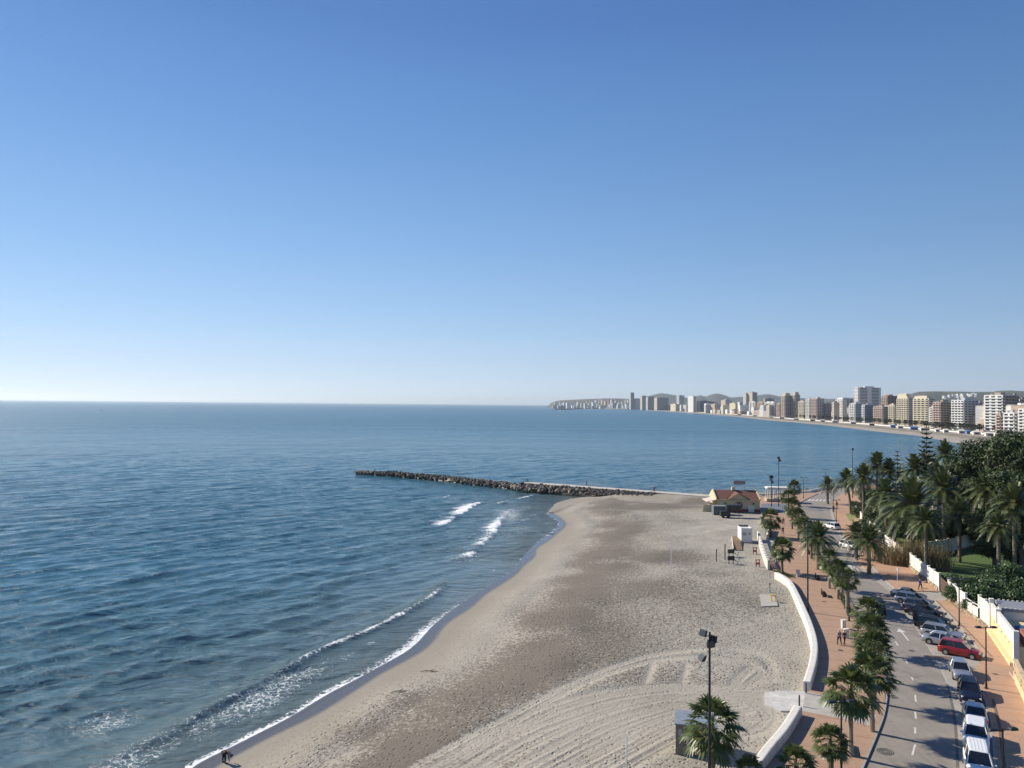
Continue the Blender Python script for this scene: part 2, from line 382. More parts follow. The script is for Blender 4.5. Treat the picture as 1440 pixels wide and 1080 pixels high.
ruts=np.zeros_like(Xb); smooth_=np.zeros_like(Xb)
for q,wd,dp in T:
    x0=min(p.x for p in q)-2;x1=max(p.x for p in q)+2;y0=min(p.y for p in q)-2;y1=max(p.y for p in q)+2
    r=(Yb[:,0]>y0)&(Yb[:,0]<y1); 
    d,s_,p_=dist_poly(Xb[r],Yb[r],q); wob=.10*(vnoise(p_,p_*0,4,hash(len(q)*7)%90)-.5); k=.12+1.0*vnoise(p_,p_*0+len(T),3.5,8)*vnoise(p_,p_*0,1.1,18)**.5
    e=np.exp(-(d/wd)**2)*k; h[r]-=dp*.75*e; h[r]+=dp*.30*np.exp(-((d-wd*2.1)/(wd*.8))**2)*k
    ruts[r]=np.maximum(ruts[r],e); smooth_[r]=np.maximum(smooth_[r],np.exp(-(d/.55)**2))
pathC=[P(x,y,.2) for x,y in [(850,687),(900,690.5),(950,694),(1000,698),(1040,698)]]
dP,sP,pP=dist_poly(Xb,Yb,pathC); h=np.where((Xb>24)&(dB>-1),h+np.clip(.25-h,0,3)*sstep(14,3.5,dP)*sstep(24,34,Xb),h)
dK,sK,pK=dist_poly(Xb,Yb,smoothline(PL([(777,720.5),(786,715),(797,708.5),(812,704),(832,701)],SEA),4))
bar=1-sstep(.6,1.0,dK/(1.2+2.6*np.clip(pK/18,0,1))); h=np.maximum(h,SEA-.15+.45*bar)
h_sand=h
def PS(x,y,z=0):
    q=-.6
    for _ in range(4):
        p=P(x,y,q); k=np.unravel_index(np.argmin((Xb-p.x)**2+(Yb-p.y)**2),Xb.shape); q=float(h_sand[k])
    p=P(x,y,q); return Vector((p.x,p.y,q))
wet=(1-sstep(.9,1.8,dB+1.0*(vnoise(pB,pB*0,9,4)-.5)))*(1-.85*bar); damp=(1-sstep(3,9,dB+2.5*(vnoise(Xb,Yb,8,14)-.5)))
spit=P(800,708,SEA); 
pc=P(700,940,-.3)
def blob(x,y,rx,ry,a): 
    c=P(x,y,-.3); return a*np.exp(-(((Xb-c.x)/rx)**2+((Yb-c.y)/ry)**2))
dirt=np.exp(-((dB-15)/7)**2)*.85*sstep(5,9,dB)*(.45+.9*vnoise(Xb,Yb,6,15))
dirt=np.maximum(dirt,np.exp(-((dB-24)/12)**2)*.7*vnoise(Xb,Yb,11,16)*1.2)
dirt=np.maximum(dirt,blob(1000,830,12,18,.45)*(.5+vnoise(Xb,Yb,5,18))); dirt=np.maximum(dirt,blob(620,1000,10,10,.8)*(.4+vnoise(Xb,Yb,4,19)))
dirt=dirt*(1-.8*smooth_)*(1-.4*damp)
foot=sstep(7,14,dB)*(.45+.8*vnoise(Xb,Yb,7,25))*(1-.5*smooth_)
foot=np.maximum(foot,np.exp(-((dB-6.5)/2.2)**2)*.75)
foot*=(.35+1.3*vnoise(Xb,Yb,16,91)*vnoise(Xb,Yb,3.3,92)**.5)
foot=np.maximum(foot,blob(990,850,11,16,1.3))
b=NB('beach_sand'); v=b.pos()
big=b.noise(v,.11,5,.62); fine=b.noise(v,3.2,5,.7); gr=b.noise(v,28,2,.6)
c=b.ramp(big,[(.3,(.325,.296,.238)),(.7,(.412,.378,.310))])
c=b.mix(b.ramp(fine,[(.35,0.0),(.75,.42)]),c,(.285,.258,.207))
# dark strand litter: clumped specks
vo=b.n('ShaderNodeTexVoronoi'); vo.inputs['Scale'].default_value=2.6; b.l(v,vo.inputs['Vector'])
sp=b.noise(b.pos((1,1,1)),2.7,6,.78,.4)
dm=b.attr('dirt'); 
thr=b.math('ADD',b.math('MULTIPLY',sp,1.0),b.math('MULTIPLY',dm,.32))
c=b.mix(b.math('MULTIPLY',b.ramp(thr,[(.58,0.0),(.66,1.0)]),.88),c,(.115,.092,.066))
c=b.mix(b.math('MULTIPLY',dm,.09),c,(.21,.178,.135))
c=b.mix(b.math('MULTIPLY',b.attr('rut'),.30),c,(.28,.24,.19))
dp_=b.attr('damp'); c=b.mix(b.math('MULTIPLY',dp_,.55),c,(.23,.195,.145))
wt=b.attr('wet'); c=b.mix(wt,c,(.11,.10,.086)); b.setc(c)
b.rough(b.mix(wt,(.95,.95,.95),(.20,.20,.20))); b.b.inputs['Specular IOR Level'].default_value=.6
# footprints: pits
vf=b.n('ShaderNodeTexVoronoi',feature='F1'); vf.inputs['Scale'].default_value=1.9; vf.inputs['Randomness'].default_value=1; b.l(b.pos((1,1,0)),vf.inputs['Vector'])
vf2=b.n('ShaderNodeTexVoronoi',feature='F1'); vf2.inputs['Scale'].default_value=3.4; vf2.inputs['Randomness'].default_value=1; b.l(b.pos((1,1,0)),vf2.inputs['Vector'])
pit=b.ramp(vf.outputs['Distance'],[(.10,0.0),(.30,1.0)]); pit2=b.ramp(vf2.outputs['Distance'],[(.08,0.0),(.27,1.0)])
hh=b.math('ADD',b.math('MULTIPLY',pit,1.0),b.math('MULTIPLY',pit2,.5)); hh=b.math('ADD',hh,b.math('MULTIPLY',fine,.7))
hh=b.math('MULTIPLY',hh,b.attr('foot')); hh=b.math('ADD',hh,b.math('MULTIPLY',gr,.03))
b.nrm(b.bump(hh,1.0,.22))
wallmask=(dB>-14)
beach=gridmesh('beach_sand',Xb,Yb,h,mask=wallmask,attrs={'wet':wet,'damp':damp,'dirt':dirt,'foot':foot,'rut':ruts},mat_=b.m)
tag(beach,kind='structure')
HAZE=5.0e-5
# ================================================================ LAND, ROAD, PAVEMENTS
def V2(p): return Vector((p[0],p[1],0))
land=[V2(P(1057,1100,0)),V2(P(1090,1052,0)),V2(P(1112,1020,0)),V2(P(1139,968,0)),V2(P(1150,937,0)),V2(P(1150,909,0)),V2(P(1143,884,0)),V2(P(1122,840,0)),V2(P(1112,820,0)),V2(P(1090,806,0)),V2(P(1070,775,0)),V2(P(1078,735,0)),V2(P(1070,722,0)),V2(P(1000,720,0)),V2(P(1000,700,0)),V2(P(1062,692,0)),V2(P(1120,690.5,0)),V2(P(1150,688,0)),V2(P(1180,684.5,0)),Vector((150,268,0)),Vector((240,322,0)),Vector((328,425,0)),Vector((352,520,0))]
farb=[V2(p) for p in farL]
inner=[Vector((p.x+22,p.y-6,0)) for p in farb]
land2=land+[inner[0]+Vector((0,-8,0))]+inner[1:]+[Vector((1500,9000,0)),Vector((15000,12000,0)),Vector((15000,-60,0)),Vector((20,-60,0))]
g=MB(); g.poly(land2,-3.2,-.14)
b=NB('dry_ground'); v=b.pos()
b.setc(b.ramp(b.noise(v,.03,6,.65),[(.3,(.10,.105,.06)),(.5,(.20,.175,.13)),(.72,(.30,.27,.22))])); b.rough(.95)
ground=tag(g.build('ground',b.m),kind='structure')
# far beach: a sloping strip along the bay
wl=smoothline(farL,8); wl=[Vector((wl[0].x-16,wl[0].y-60,SEA))]+wl
bk=[]
for i,p in enumerate(wl):
    t=(wl[min(i+1,len(wl)-1)]-wl[max(i-1,0)]); t.z=0; t.normalize(); r=Vector((t.y,-t.x,0))
    bk.append((p-r*14+Vector((0,0,-.6)),p,p+r*7+Vector((0,0,.55)),p+r*34+Vector((0,0,1.5)),p+r*66+Vector((0,0,1.95))))
g=MB()
for i in range(len(bk)-1):
    for k in range(4): 
        g.add([bk[i][k],bk[i][k+1],bk[i+1][k+1],bk[i+1][k]],[(0,1,2,3)])
b=NB('pale_sand'); v=b.pos()
b.setc(b.ramp(b.noise(v,.08,5,.7),[(.3,(.27,.23,.185)),(.7,(.37,.325,.265))])); b.rough(.95)
tag(g.build('far_beach',b.m,smooth=True),kind='structure')
# ---------------------------------------------------------------- road
roadL=[(1205,1095),(1212,1080),(1233,1030),(1243,1000),(1246,965),(1238,930),(1222,895),(1200,855),(1180,820),(1160,790),(1140,760),(1129,735),(1123,712),(1127,706),(1134,702),(1146,696.5),(1160,691.5),(1180,686.5),(1205,681),(1235,675)]
roadR=[(1352,1095),(1347,1080),(1345,1034),(1341,1000),(1332,962),(1315,926),(1290,887),(1268,853),(1252,830),(1232,810),(1212,795),(1198,775),(1188,757),(1176,737),(1169,715),(1172,704),(1184,696),(1205,689),(1235,682)]
rl=smoothline(PL(roadL),4); rr=smoothline(PL(roadR),4)
b=NB('asphalt'); v=b.pos()
c=b.ramp(b.noise(v,.35,5,.65),[(.3,(.225,.200,.170)),(.7,(.300,.270,.232))])
c=b.mix(b.ramp(b.noise(b.pos((1.6,.12,1),(0,0,R(28))),.7,3,.6),[(.50,0.0),(.75,.6)]),c,(.165,.147,.122))
c=b.mix(b.ramp(b.noise(v,14,3,.7),[(.45,0.0),(.75,.3)]),c,(.15,.135,.118))
c=b.mix(b.ramp(b.noise(v,.9,2,.5,1.0),[(.66,0.0),(.72,.5)]),c,(.11,.10,.09))
b.setc(c); b.rough(.88); b.nrm(b.bump(b.noise(v,30,2),.4,.01)); ASPH=b.m
g=MB(); g.poly(rl+rr[::-1],-.3,0.0); tag(g.build('road',ASPH),kind='structure')
# parking lanes, bus bay and driveway: paler concrete
b=NB('pale_concrete'); v=b.pos()
c=b.ramp(b.noise(v,.5,5,.65),[(.3,(.30,.275,.235)),(.7,(.39,.36,.31))])
c=b.mix(b.ramp(b.noise(v,2.2,3,.6,.5),[(.6,0.0),(.75,.5)]),c,(.17,.155,.14)); b.setc(c); b.rough(.9); CONC=b.m
kerbR=[(1402,1095),(1398,1080),(1393,1018),(1382,979),(1365,946)]
kerbA=[(1386,926),(1361,896),(1337,868),(1314,846)]
park=PL(roadR[:9])+PL([(1263,834),(1330,838),(1314,846)])+PL([(1337,868),(1361,896),(1386,926),(1365,946),(1382,979),(1393,1018),(1398,1080),(1402,1095)])
g=MB(); g.poly(park,-.3,.004); tag(g.build('parking_lane',CONC),kind='structure')
bay=PL([(1166,715),(1172,740),(1184,760),(1194,778),(1208,798),(1228,814),(1252,833),(1264,834),(1250,818),(1240,808),(1226,793),(1218,799),(1209,790),(1213,780),(1200,763),(1187,750),(1173,713)])
g=MB(); g.poly(bay,-.3,.0045); tag(g.build('parking_bay',CONC),kind='structure')
# ---------------------------------------------------------------- pavements
def paver(name,c1,c2,line,rot,k=1.0):
    b=NB(name); v=b.pos((1,1,1),(0,0,rot))
    br=b.n('ShaderNodeTexBrick'); br.inputs['Scale'].default_value=1.0; br.inputs['Brick Width'].default_value=.42; br.inputs['Row Height'].default_value=.21
    br.inputs['Mortar Size'].default_value=.012; br.inputs['Color1'].default_value=(*c1,1); br.inputs['Color2'].default_value=(*c2,1); br.inputs['Mortar'].default_value=(*line,1); b.l(v,br.inputs[0])
    c=b.mix(b.ramp(b.noise(b.pos(),.6,4,.6),[(.35,0.0),(.75,.35)]),br.outputs[0],sc(c1,.72))
    # expansion joints across the walk
    sep=b.n('ShaderNodeSeparateXYZ'); b.l(v,sep.inputs[0])
    fr=b.math('FRACT',b.math('DIVIDE',sep.outputs[1],3.2)); c=b.mix(b.ramp(fr,[(.0,.6),(.035,.6),(.04,0.0),(.12,0.0),(.125,.45),(.15,.45),(.155,0.0)]),c,sc(line,.8))
    b.setc(c); b.rough(.85); return b.m
PAV=paver('terracotta_paving',(.40,.255,.17),(.44,.285,.19),(.25,.155,.105),R(16))
PAV2=paver('tan_paving',(.46,.285,.18),(.50,.315,.20),(.30,.18,.115),R(24))
promL=[(1052,1095),(1062,1080),(1090,1051),(1112,1026),(1127,1004),(1139,970),(1150,937),(1150,909),(1143,884),(1132,859),(1122,838),(1110,820),(1092,810),(1082,790),(1080,770),(1078,750),(1084,735),(1070,722),(1064,700),(1090,694.5),(1120,691),(1150,688.5),(1180,685),(1205,680)]
pl_=smoothline(PL(promL),3); prr=smoothline(PL(roadL[:18]),4)
g=MB(); g.poly(PL(promL)+[p-Vector((0.0,0,0)) for p in PL(roadL[:19])][::-1],-.3,.12)
tag(g.build('promenade',PAV),kind='structure')
def bandline(name,pts,prof,m,z=0,n=4,kind='structure',label=None,cat=None,**k):
    g=MB(); g.sweep(smoothline(PL(pts,z),n) if n else PL(pts,z),prof); o=g.build(name,m,**k); return tag(o,label,cat,kind=kind)
KERB=mat('kerb_stone',(.34,.32,.29),.85,.15,3)
bandline('kerb',roadL[:18],[(-.02,.0),(-.02,.135),(.14,.125),(.14,0)][::-1],KERB)
side=[(1169,713),(1176,735),(1188,755),(1199,771),(1214,790)]
swR=PL([(1402,1095),(1398,1080),(1393,1018),(1382,979),(1365,946),(1386,926),(1361,896),(1337,868),(1314,846),(1328,838)])+PL([(1440,905),(1500,1000),(1560,1095)])
swR=PL([(1402,1095),(1398,1080),(1393,1018),(1382,979),(1365,946),(1386,926),(1361,896),(1337,868),(1314,846),(1334,845),(1351,861),(1379,877),(1393,890),(1425,938),(1470,1000),(1530,1095)])
g=MB(); g.poly(swR,-.3,.12); tag(g.build('pavement',PAV2),kind='structure')
bandline('kerb',[(1402,1095),(1398,1080),(1393,1018),(1382,979),(1365,946)],[(-.02,.0),(-.02,.135),(.15,.125),(.15,0)][::-1],KERB)
bandline('kerb',[(1386,926),(1361,896),(1337,868),(1314,846)],[(-.02,.0),(-.02,.135),(.15,.125),(.15,0)][::-1],KERB)
swF=PL([(1263,833),(1246,818),(1240,812),(1226,797),(1218,802),(1206,792),(1210,780),(1198,765),(1184,752),(1169,713),(1172,703),(1184,695),(1205,688),(1235,681),(1260,690),(1215,705),(1206,726),(1245,771),(1322,832)])
g=MB(); g.poly(swF,-.3,.12); tag(g.build('pavement',PAV2),kind='structure')
bandline('kerb',[(1263,833),(1246,818),(1240,812),(1226,797)],[(-.02,.0),(-.02,.135),(.15,.125),(.15,0)][::-1],KERB,n=0)
bandline('kerb',[(1210,780),(1198,765),(1184,752),(1176,737),(1169,713),(1172,703),(1184,695)],[(-.02,.0),(-.02,.135),(.15,.125),(.15,0)][::-1],KERB)
g=MB(); g.poly(PL([(1263,833.5),(1322,832.4),(1334,844.7),(1314,845.7)]),-.2,.06); tag(g.build('driveway',CONC),kind='structure')
# drainage line in the near pavement
DARK=mat('dark_iron',(.045,.042,.04),.7,.2,8)
bandline('pavement_channel',[(1414,1095),(1411,1070),(1405,1020),(1396,985)],[(-.12,.122),(-.12,.126),(.12,.126),(.12,.122)][::-1],mat('brown_joint',(.17,.105,.07),.9))
bandline('pavement_channel',[(1395,925),(1372,900),(1350,878),(1317,846)],[(-.07,.122),(-.07,.126),(.07,.126),(.07,.122)][::-1],mat('brown_joint',(.17,.105,.07),.9))
# ---------------------------------------------------------------- painted marks
WHITE=mat('road_paint',(.56,.545,.51),.8,.30,5)
mk=[((1284,1098),(1286,1080)),((1283,1062),(1287,1047)),((1287,1032),(1287,1023)),((1288,1011),(1287,1001)),((1288,987),(1287,977)),((1284,957),(1282,952)),((1276,933),(1272,925)),((1263,908),(1259,902)),((1234,868),(1230,862)),((1218,846),(1214,840))]
for a,bp in mk:
    A=P(*a);B=P(*bp); d=(B-A).normalized(); r=Vector((d.y,-d.x,0))*.075
    g=MB(); g.poly([A-r,A+r,B+r,B-r],.004,.008,side=False); tag(g.build('road_marking',WHITE),kind='structure')
g=MB(); A=P(1278,901);B=P(1268,889); d=(B-A).normalized(); r=Vector((d.y,-d.x,0)); g.poly([A-r*.09,A+r*.09,B+r*.09,B-r*.09],.004,.008,side=False)
g.poly([B-r*.5,B+r*.5,B+d*1.7],.004,.008,side=False); tag(g.build('road_marking',WHITE),kind='structure')
bandline('road_marking',[(1332,962),(1315,926),(1290,887),(1268,853),(1254,832)],[(.0,.0045),(.0,.0085),(.10,.0085),(.10,.0045)][::-1],mat('worn_paint',(.42,.40,.37),.8))
bandline('road_marking',[(1347,1080),(1345,1034),(1341,1000),(1332,962)],[(-.12,.0045),(-.12,.0085),(.10,.0085),(.10,.0045)][::-1],mat('gutter_dark',(.13,.12,.11),.8))
for i,(x,y) in enumerate([(1137,704.6),(1142,704.6),(1147.3,704.7),(1152.6,704.8),(1158,704.9),(1164,705)]):   # far zebra
    A=P(x,y); g=MB(); A2=P(x+2.4,y-2.3)
    r=Vector((.32,0,0)); g.poly([A-r,A+r,A2+r,A2-r],.004,.008,side=False); tag(g.build('road_marking',WHITE),kind='structure')
for x,y in [(1190,795),(1194.5,794.5),(1199,797),(1203,799.5)]:
    A=P(x,y);B=P(x+6,y+7); r=Vector((.22,0,0)); g=MB(); g.poly([A-r,A+r,B+r,B-r],.004,.008,side=False); tag(g.build('road_marking',WHITE),kind='structure')
# manholes and gully grates in the road
def grate(x,y,r=.42,sq=False,z=.004):
    c=P(x,y,z); g=MB()
    n=4 if sq else 20; off=math.pi/4 if sq else 0
    for k in range(4 if not sq else 5):
        a=r*(1-.22*k); bb=r*(1-.22*k-.11)
        if bb<0.02: break
        pa=[(c.x+a*math.cos(off+2*math.pi*i/n),c.y+a*math.sin(off+2*math.pi*i/n),z+.006) for i in range(n)]
        pb=[(c.x+bb*math.cos(off+2*math.pi*i/n),c.y+bb*math.sin(off+2*math.pi*i/n),z+.006) for i in range(n)]
        g.add(pa+pb,[(i,(i+1)%n,n+(i+1)%n,n+i) for i in range(n)])
    return tag(g.build('manhole_cover',DARK),'small iron cover '+GL.pop(0),'manhole cover')
GL=['with round ribs, largest on the road, near the kerb','with square grid beside the big fan palm','in the lane near the white arrow','on the red walk near two strollers','in the pavement by the near lamp post','on the red walk by the tall mast']
grate(1245,1057,.62); grate(1256,980,.55,True); grate(1282,915,.3); grate(1182,914.5,.3,z=.125); grate(1400,948,.33,True,z=.125); grate(1159,846,.3,z=.125)
# concrete crossing at the beach gap
CR=mat('bare_concrete',(.40,.375,.33),.9,.12,1.2)
gp=[(1133,972),(1180,983),(1232,1006),(1229,1022),(1180,1010),(1128,1000)]
g=MB(); g.poly(PL(gp,.12),.0,.128); tag(g.build('path',CR),kind='structure')
g=MB(); g.poly(PL([(1075,974),(1092,971),(1133,972),(1128,1000),(1098,999),(1076,991)],-.1),-.7,-.12); tag(g.build('path',mat('whitish_concrete',(.52,.50,.46),.9,.25,.9)),kind='structure')
# ---------------------------------------------------------------- promenade wall
WW=mat('white_render',(.66,.625,.565),.9,.13,1.3,bump=.4)
def wallprof(w,h0,h1):
    return [(-w/2,h0),(-w/2,h1-.12),(-w/2+.05,h1-.03),(-w/2+.16,h1),(w/2-.16,h1),(w/2-.05,h1-.03),(w/2,h1-.12),(w/2,h0)][::-1]
def wall(pts,label,w=.74,z0=-1.2,z1=.88,n=5,name='sea_wall'):
    g=MB(); L=smoothline(PL(pts,.95),n); L=[Vector((p.x,p.y,0)) for p in L]; g.sweep(L,wallprof(w,z0,z1))
    return tag(g.build(name,WW,bev=.03),label,'wall')
wall([(1045,1095),(1057,1079),(1082,1046),(1104,1020),(1122,991)],'short curved white sea wall below the concrete beach crossing')
wall([(1135,957),(1144,925),(1145,900),(1138,874),(1127,848),(1118,829),(1111,817),(1103,810),(1092,804)],'long curving white sea wall between the sand and the red walk')
POST=mat('dark_metal',(.03,.032,.035),.45,.1,5)
for (x,y),l in zip([(1133.5,975),(1124,993)],['dark steel bollard at the end of the long sea wall','dark steel bollard at the rounded end of the short sea wall']):
    c=P(x,y,.1); g=MB(); g.tube([(0,0,-.3),(0,0,.95),(0,0,1.0)],[.07,.07,.04],10); tag(g.build('bollard',POST,loc=(c.x,c.y,.1)),l,'bollard','bollards at the beach crossing')
# far sea wall round the headland
wall([(1140,688.5),(1150,686.5),(1163,684),(1180,681),(1205,677),(1235,672)],'low white sea wall along the far bend of the walk',.6,-1.8,.9)
wall([(1062,693),(1090,691.5),(1120,689.5),(1140,688.5)],'low pale sea wall behind the beach house and colonnade',.6,-1.8,.6)
# ---------------------------------------------------------------- lawn in the walled garden
b=NB('lawn_grass'); v=b.pos()
b.setc(b.ramp(b.noise(v,1.4,5,.7),[(.3,(.045,.085,.02)),(.7,(.09,.15,.035))])); b.rough(.9); b.nrm(b.bump(b.noise(v,9,4,.7),.8,.05)); LAWN=b.m
g=MB(); g.poly(PL([(1249,771),(1326,836),(1356,861),(1392,886),(1440,850),(1560,820),(1560,770),(1440,745),(1300,735),(1225,722),(1212,730)]),-.2,-.02); tag(g.build('lawn',LAWN),kind='structure')
g=MB(); g.poly(PL([(1174,712),(1200,705),(1202,722),(1196,730),(1188,724)]),-.2,.15)
g=MB(); g.poly([P(1188,723.5),P(1201,722.5),P(1200.5,736),P(1195,733)],-.1,.16); tag(g.build('grass_verge',mat('dry_verge',(.20,.21,.07),.95,.2,2)),kind='structure')
# ================================================================ VEGETATION
FANG=leafmat('fan_leaf',(.050,.075,.022),(.135,.165,.050),.42,1.6,.2)
PHG=leafmat('feather_leaf',(.050,.070,.024),(.120,.148,.050),.42,1.3,.15)
DEAD=leafmat('dead_frond',(.13,.085,.045),(.26,.19,.11),.8,2.0,.1)
BROAD=leafmat('broad_leaf',(.018,.036,.008),(.060,.092,.020),.62,.9,.12)
BROAD2=leafmat('hedge_leaf',(.026,.058,.016),(.060,.110,.030),.5,1.2,.15)
NEED=leafmat('needle_leaf',(.030,.050,.022),(.060,.085,.035),.55,1.5,.1)
REED=leafmat('reed_leaf',(.20,.155,.07),(.36,.29,.15),.7,1.5,.2)
BARK=mat('palm_bark',(.17,.13,.095),.95,.35,5,bump=.8)
BARK2=mat('grey_bark',(.13,.105,.085),.95,.3,4,bump=.6)
PALEB=mat('pale_palm_bark',(.30,.25,.19),.95,.3,6,bump=.8)
STALK=mat('date_stalk',(.50,.20,.04),.6,.25,5)
def rnd(a,b): return random.uniform(a,b)
def fan_crown(seed,R):
    random.seed(seed); g=MB(); n=int(30+R*8)
    for i in range(n):
        t=i/n; el=R_(82)*(1-t)-R_(42)*t+rnd(-.12,.12); az=i*2.39996+rnd(-.25,.25)
        d=Vector((math.cos(az)*math.cos(el),math.sin(az)*math.cos(el),math.sin(el)))
        side=Vector((-math.sin(az),math.cos(az),0)); up=side.cross(d)*-1
        if up.z<0: up=-up
        pl=R*.56*rnd(.8,1.12); c=d*pl-Vector((0,0,.10*R*math.cos(el)))
        g.add([side*.03,-side*.03,c-side*.02,c+side*.02],[(0,1,2,3)])
        fr=R*.46*rnd(.85,1.15); roll=rnd(-.4,.4); s2=(side*math.cos(roll)+up*math.sin(roll)); 
        nb=13; dm=(d*.9-Vector((0,0,.35))).normalized()
        for k in range(nb):
            a=R_(-100)+R_(200)*(k+.5)/nb; bd=dm*math.cos(a)+s2*math.sin(a); L=fr*(.72+.28*math.cos(a*.6))*rnd(.85,1.1)
            pw=bd.cross(up); 
            if pw.length<1e-3: continue
            pw.normalize(); m=c+bd*L*.55; tip=c+bd*L*.97-Vector((0,0,rnd(.08,.26)*fr)); wd=fr*.085
            g.add([c,m+pw*wd,m-pw*wd,tip+pw*.012,tip-pw*.012],[(0,1,2),(1,3,4,2)])
    random.seed(seed+5); return g
R_=R
def fan_skirt(seed,R,L):
    random.seed(seed); g=MB()
    for i in range(46):
        az=rnd(0,6.28); z0=-rnd(0.1,L*.6); r0=.16; el=rnd(-80,-48)
        d=Vector((math.cos(az)*math.cos(R(0) if False else math.radians(el)),math.sin(az)*math.cos(math.radians(el)),math.sin(math.radians(el))))
        side=Vector((-math.sin(az),math.cos(az),0)); p=Vector((math.cos(az)*r0,math.sin(az)*r0,z0)); q=p+d*rnd(.5,.95)*(1.0 if L>.8 else .6)
        for k in range(6):
            o=(k-2.5)/2.5; tip=q+d*rnd(.25,.5)+side*o*.38; m=q+side*o*.10
            g.add([p+side*.02,p-side*.02,m+side*.03,m-side*.03,tip],[(0,1,3,2),(2,3,4)])
    return g
def feather_crown(seed,R,nf=62,dense=22):
    random.seed(seed); g=MB(); rg=MB()
    for i in range(nf):
        t=i/nf; el=R_(84)*(1-t)**.95-R_(22)*t+rnd(-.1,.1); az=i*2.39996+rnd(-.2,.2)
        L=R*1.12*rnd(.85,1.08); h=Vector((math.cos(az),math.sin(az),0)); side=Vector((-h.y,h.x,0)); droop=L*(.20+.38*math.cos(el))*rnd(.8,1.15)
        pts=[]
        for k in range(9):
            u=k/8; pts.append(h*(L*u*math.cos(el)*(1-.10*u*u))+Vector((0,0,L*u*math.sin(el)-droop*u**2.1)))
        for k in range(8):
            w=.045*(1-k/9.5); g.add([pts[k]+side*w,pts[k]-side*w,pts[k+1]-side*w*.85,pts[k+1]+side*w*.85],[(0,1,2,3)],1 if k<2 else 0)
        for k in range(dense):
            u=.14+.84*k/dense; x=u*8; j=min(7,int(x)); f=x-j; p=pts[j].lerp(pts[j+1],f); t_=(pts[j+1]-pts[j]).normalized(); up=t_.cross(side)
            if up.z<0: up=-up
            ll=R*.125*(math.sin(math.pi*min(1,(u*.9+.08)))**.6)*rnd(.8,1.15)+.05
            for s in (-1,1):
                dirv=(side*s*.78+t_*.62+up*.28-Vector((0,0,.12))).normalized(); tip=p+dirv*ll*1.25-Vector((0,0,.10*ll)); wv=t_*(.045+.011*R)
                g.add([p-wv*.6,p+wv,tip+wv*.2,tip-wv*.2],[(0,1,2,3)])
    return g
def heart(seed,R):
    random.seed(seed); g=MB()
    for i in range(40):
        az=rnd(0,6.28); el=rnd(-.5,.9); d=Vector((math.cos(az)*math.cos(el),math.sin(az)*math.cos(el),math.sin(el)))
        a=d*.15; bq=d*R*rnd(.14,.24)-Vector((0,0,.12)); sd_=Vector((-math.sin(az),math.cos(az),0))*.05
        g.add([a+sd_,a-sd_,bq-sd_,bq+sd_],[(0,1,2,3)])
    return g
def trunk(h,r0,r1,rough=.03,lean=(0,0),n=9,seed=0,flare=1.35):
    random.seed(seed); g=MB(); k=max(5,int(h/.35)); pts=[];rad=[]
    for i in range(k+1):
        t=i/k; pts.append((lean[0]*t*t,lean[1]*t*t,-.25+(h+.25)*t)); rad.append((r0+(r1-r0)*t)*(1+(flare-1)*math.exp(-t*h/.5))*(1+rnd(-rough,rough)*3*(1 if i%2 else -.3)))
    g.tube(pts,rad,n); return g
MESHC={}
def cached(key,fn):
    if key not in MESHC: MESHC[key]=fn()
    return MESHC[key]
def putmesh(name,me,parent,loc=(0,0,0),rz=0,s=1.0):
    o=bpy.data.objects.new(name,me); link(o,parent); o.location=loc; o.rotation_euler=(0,0,rz); o.scale=(s,s,s); return o
def fan_palm(x,y,h,Rr,label,group='fan palms lining the red walk',z0=.12,skirt=None,lean=0,pale=False):
    c=P(x,y,h+z0); base=(c.x,c.y,z0); sd_=int(x*7+y)
    t=empty('fan_palm',base,0,label,'palm tree',group)
    L=skirt if skirt is not None else .7
    trunk(h,.21,.15,.05,seed=sd_).build('trunk',PALEB if pale else BARK,t)
    k=sd_%7
    o_=putmesh('crown',cached(('fan',k),lambda: fan_crown(100+k,2.0).mesh('fan_crown',FANG)),t,(0,0,h),rnd(0,6),Rr/2.0); Rr*=1.14; o_.rotation_euler[0]=rnd(-.16,.16); o_.rotation_euler[1]=rnd(-.16,.16); o_.scale=(Rr/2*rnd(.9,1.1),Rr/2*rnd(.9,1.1),Rr/2*rnd(.85,1.15))
    putmesh('dead_fronds',cached(('skirt',k),lambda: fan_skirt(50+k,R_ and R_,1.0).mesh('fan_skirt',DEAD)),t,(0,0,h-.05),rnd(0,6),L)
    return t
def feather_palm(x,y,D,Rr,label,group='feather palms in the garden',z0=-.02,by=None,dx=0,core=True,thick=1.0):
    if by is not None: b0=P(x+dx,by,z0); D=b0.y
    c=PD(x,y,D); h=c.z-z0; sd_=int(x*3+y); k=sd_%3; bx=PD(x+dx,y,D).x
    t=empty('feather_palm',(bx,D,z0),0,label,'palm tree',group)
    trunk(h,.30*thick,.27*thick,.05,lean=(c.x-bx,0),seed=sd_,flare=1.3).build('trunk',BARK,t)
    putmesh('crown',cached(('fea',k),lambda: feather_crown(200+k,4.0,84,24).mesh('feather_crown',[PHG,REED])),t,(c.x-bx,0,h),rnd(0,6),Rr/3.5)
    if core: putmesh('fruit_stalks',cached(('hrt',k),lambda: heart(300+k,4.0).mesh('heart',STALK)),t,(c.x-bx,0,h),rnd(0,6),Rr/4.0)
    return t
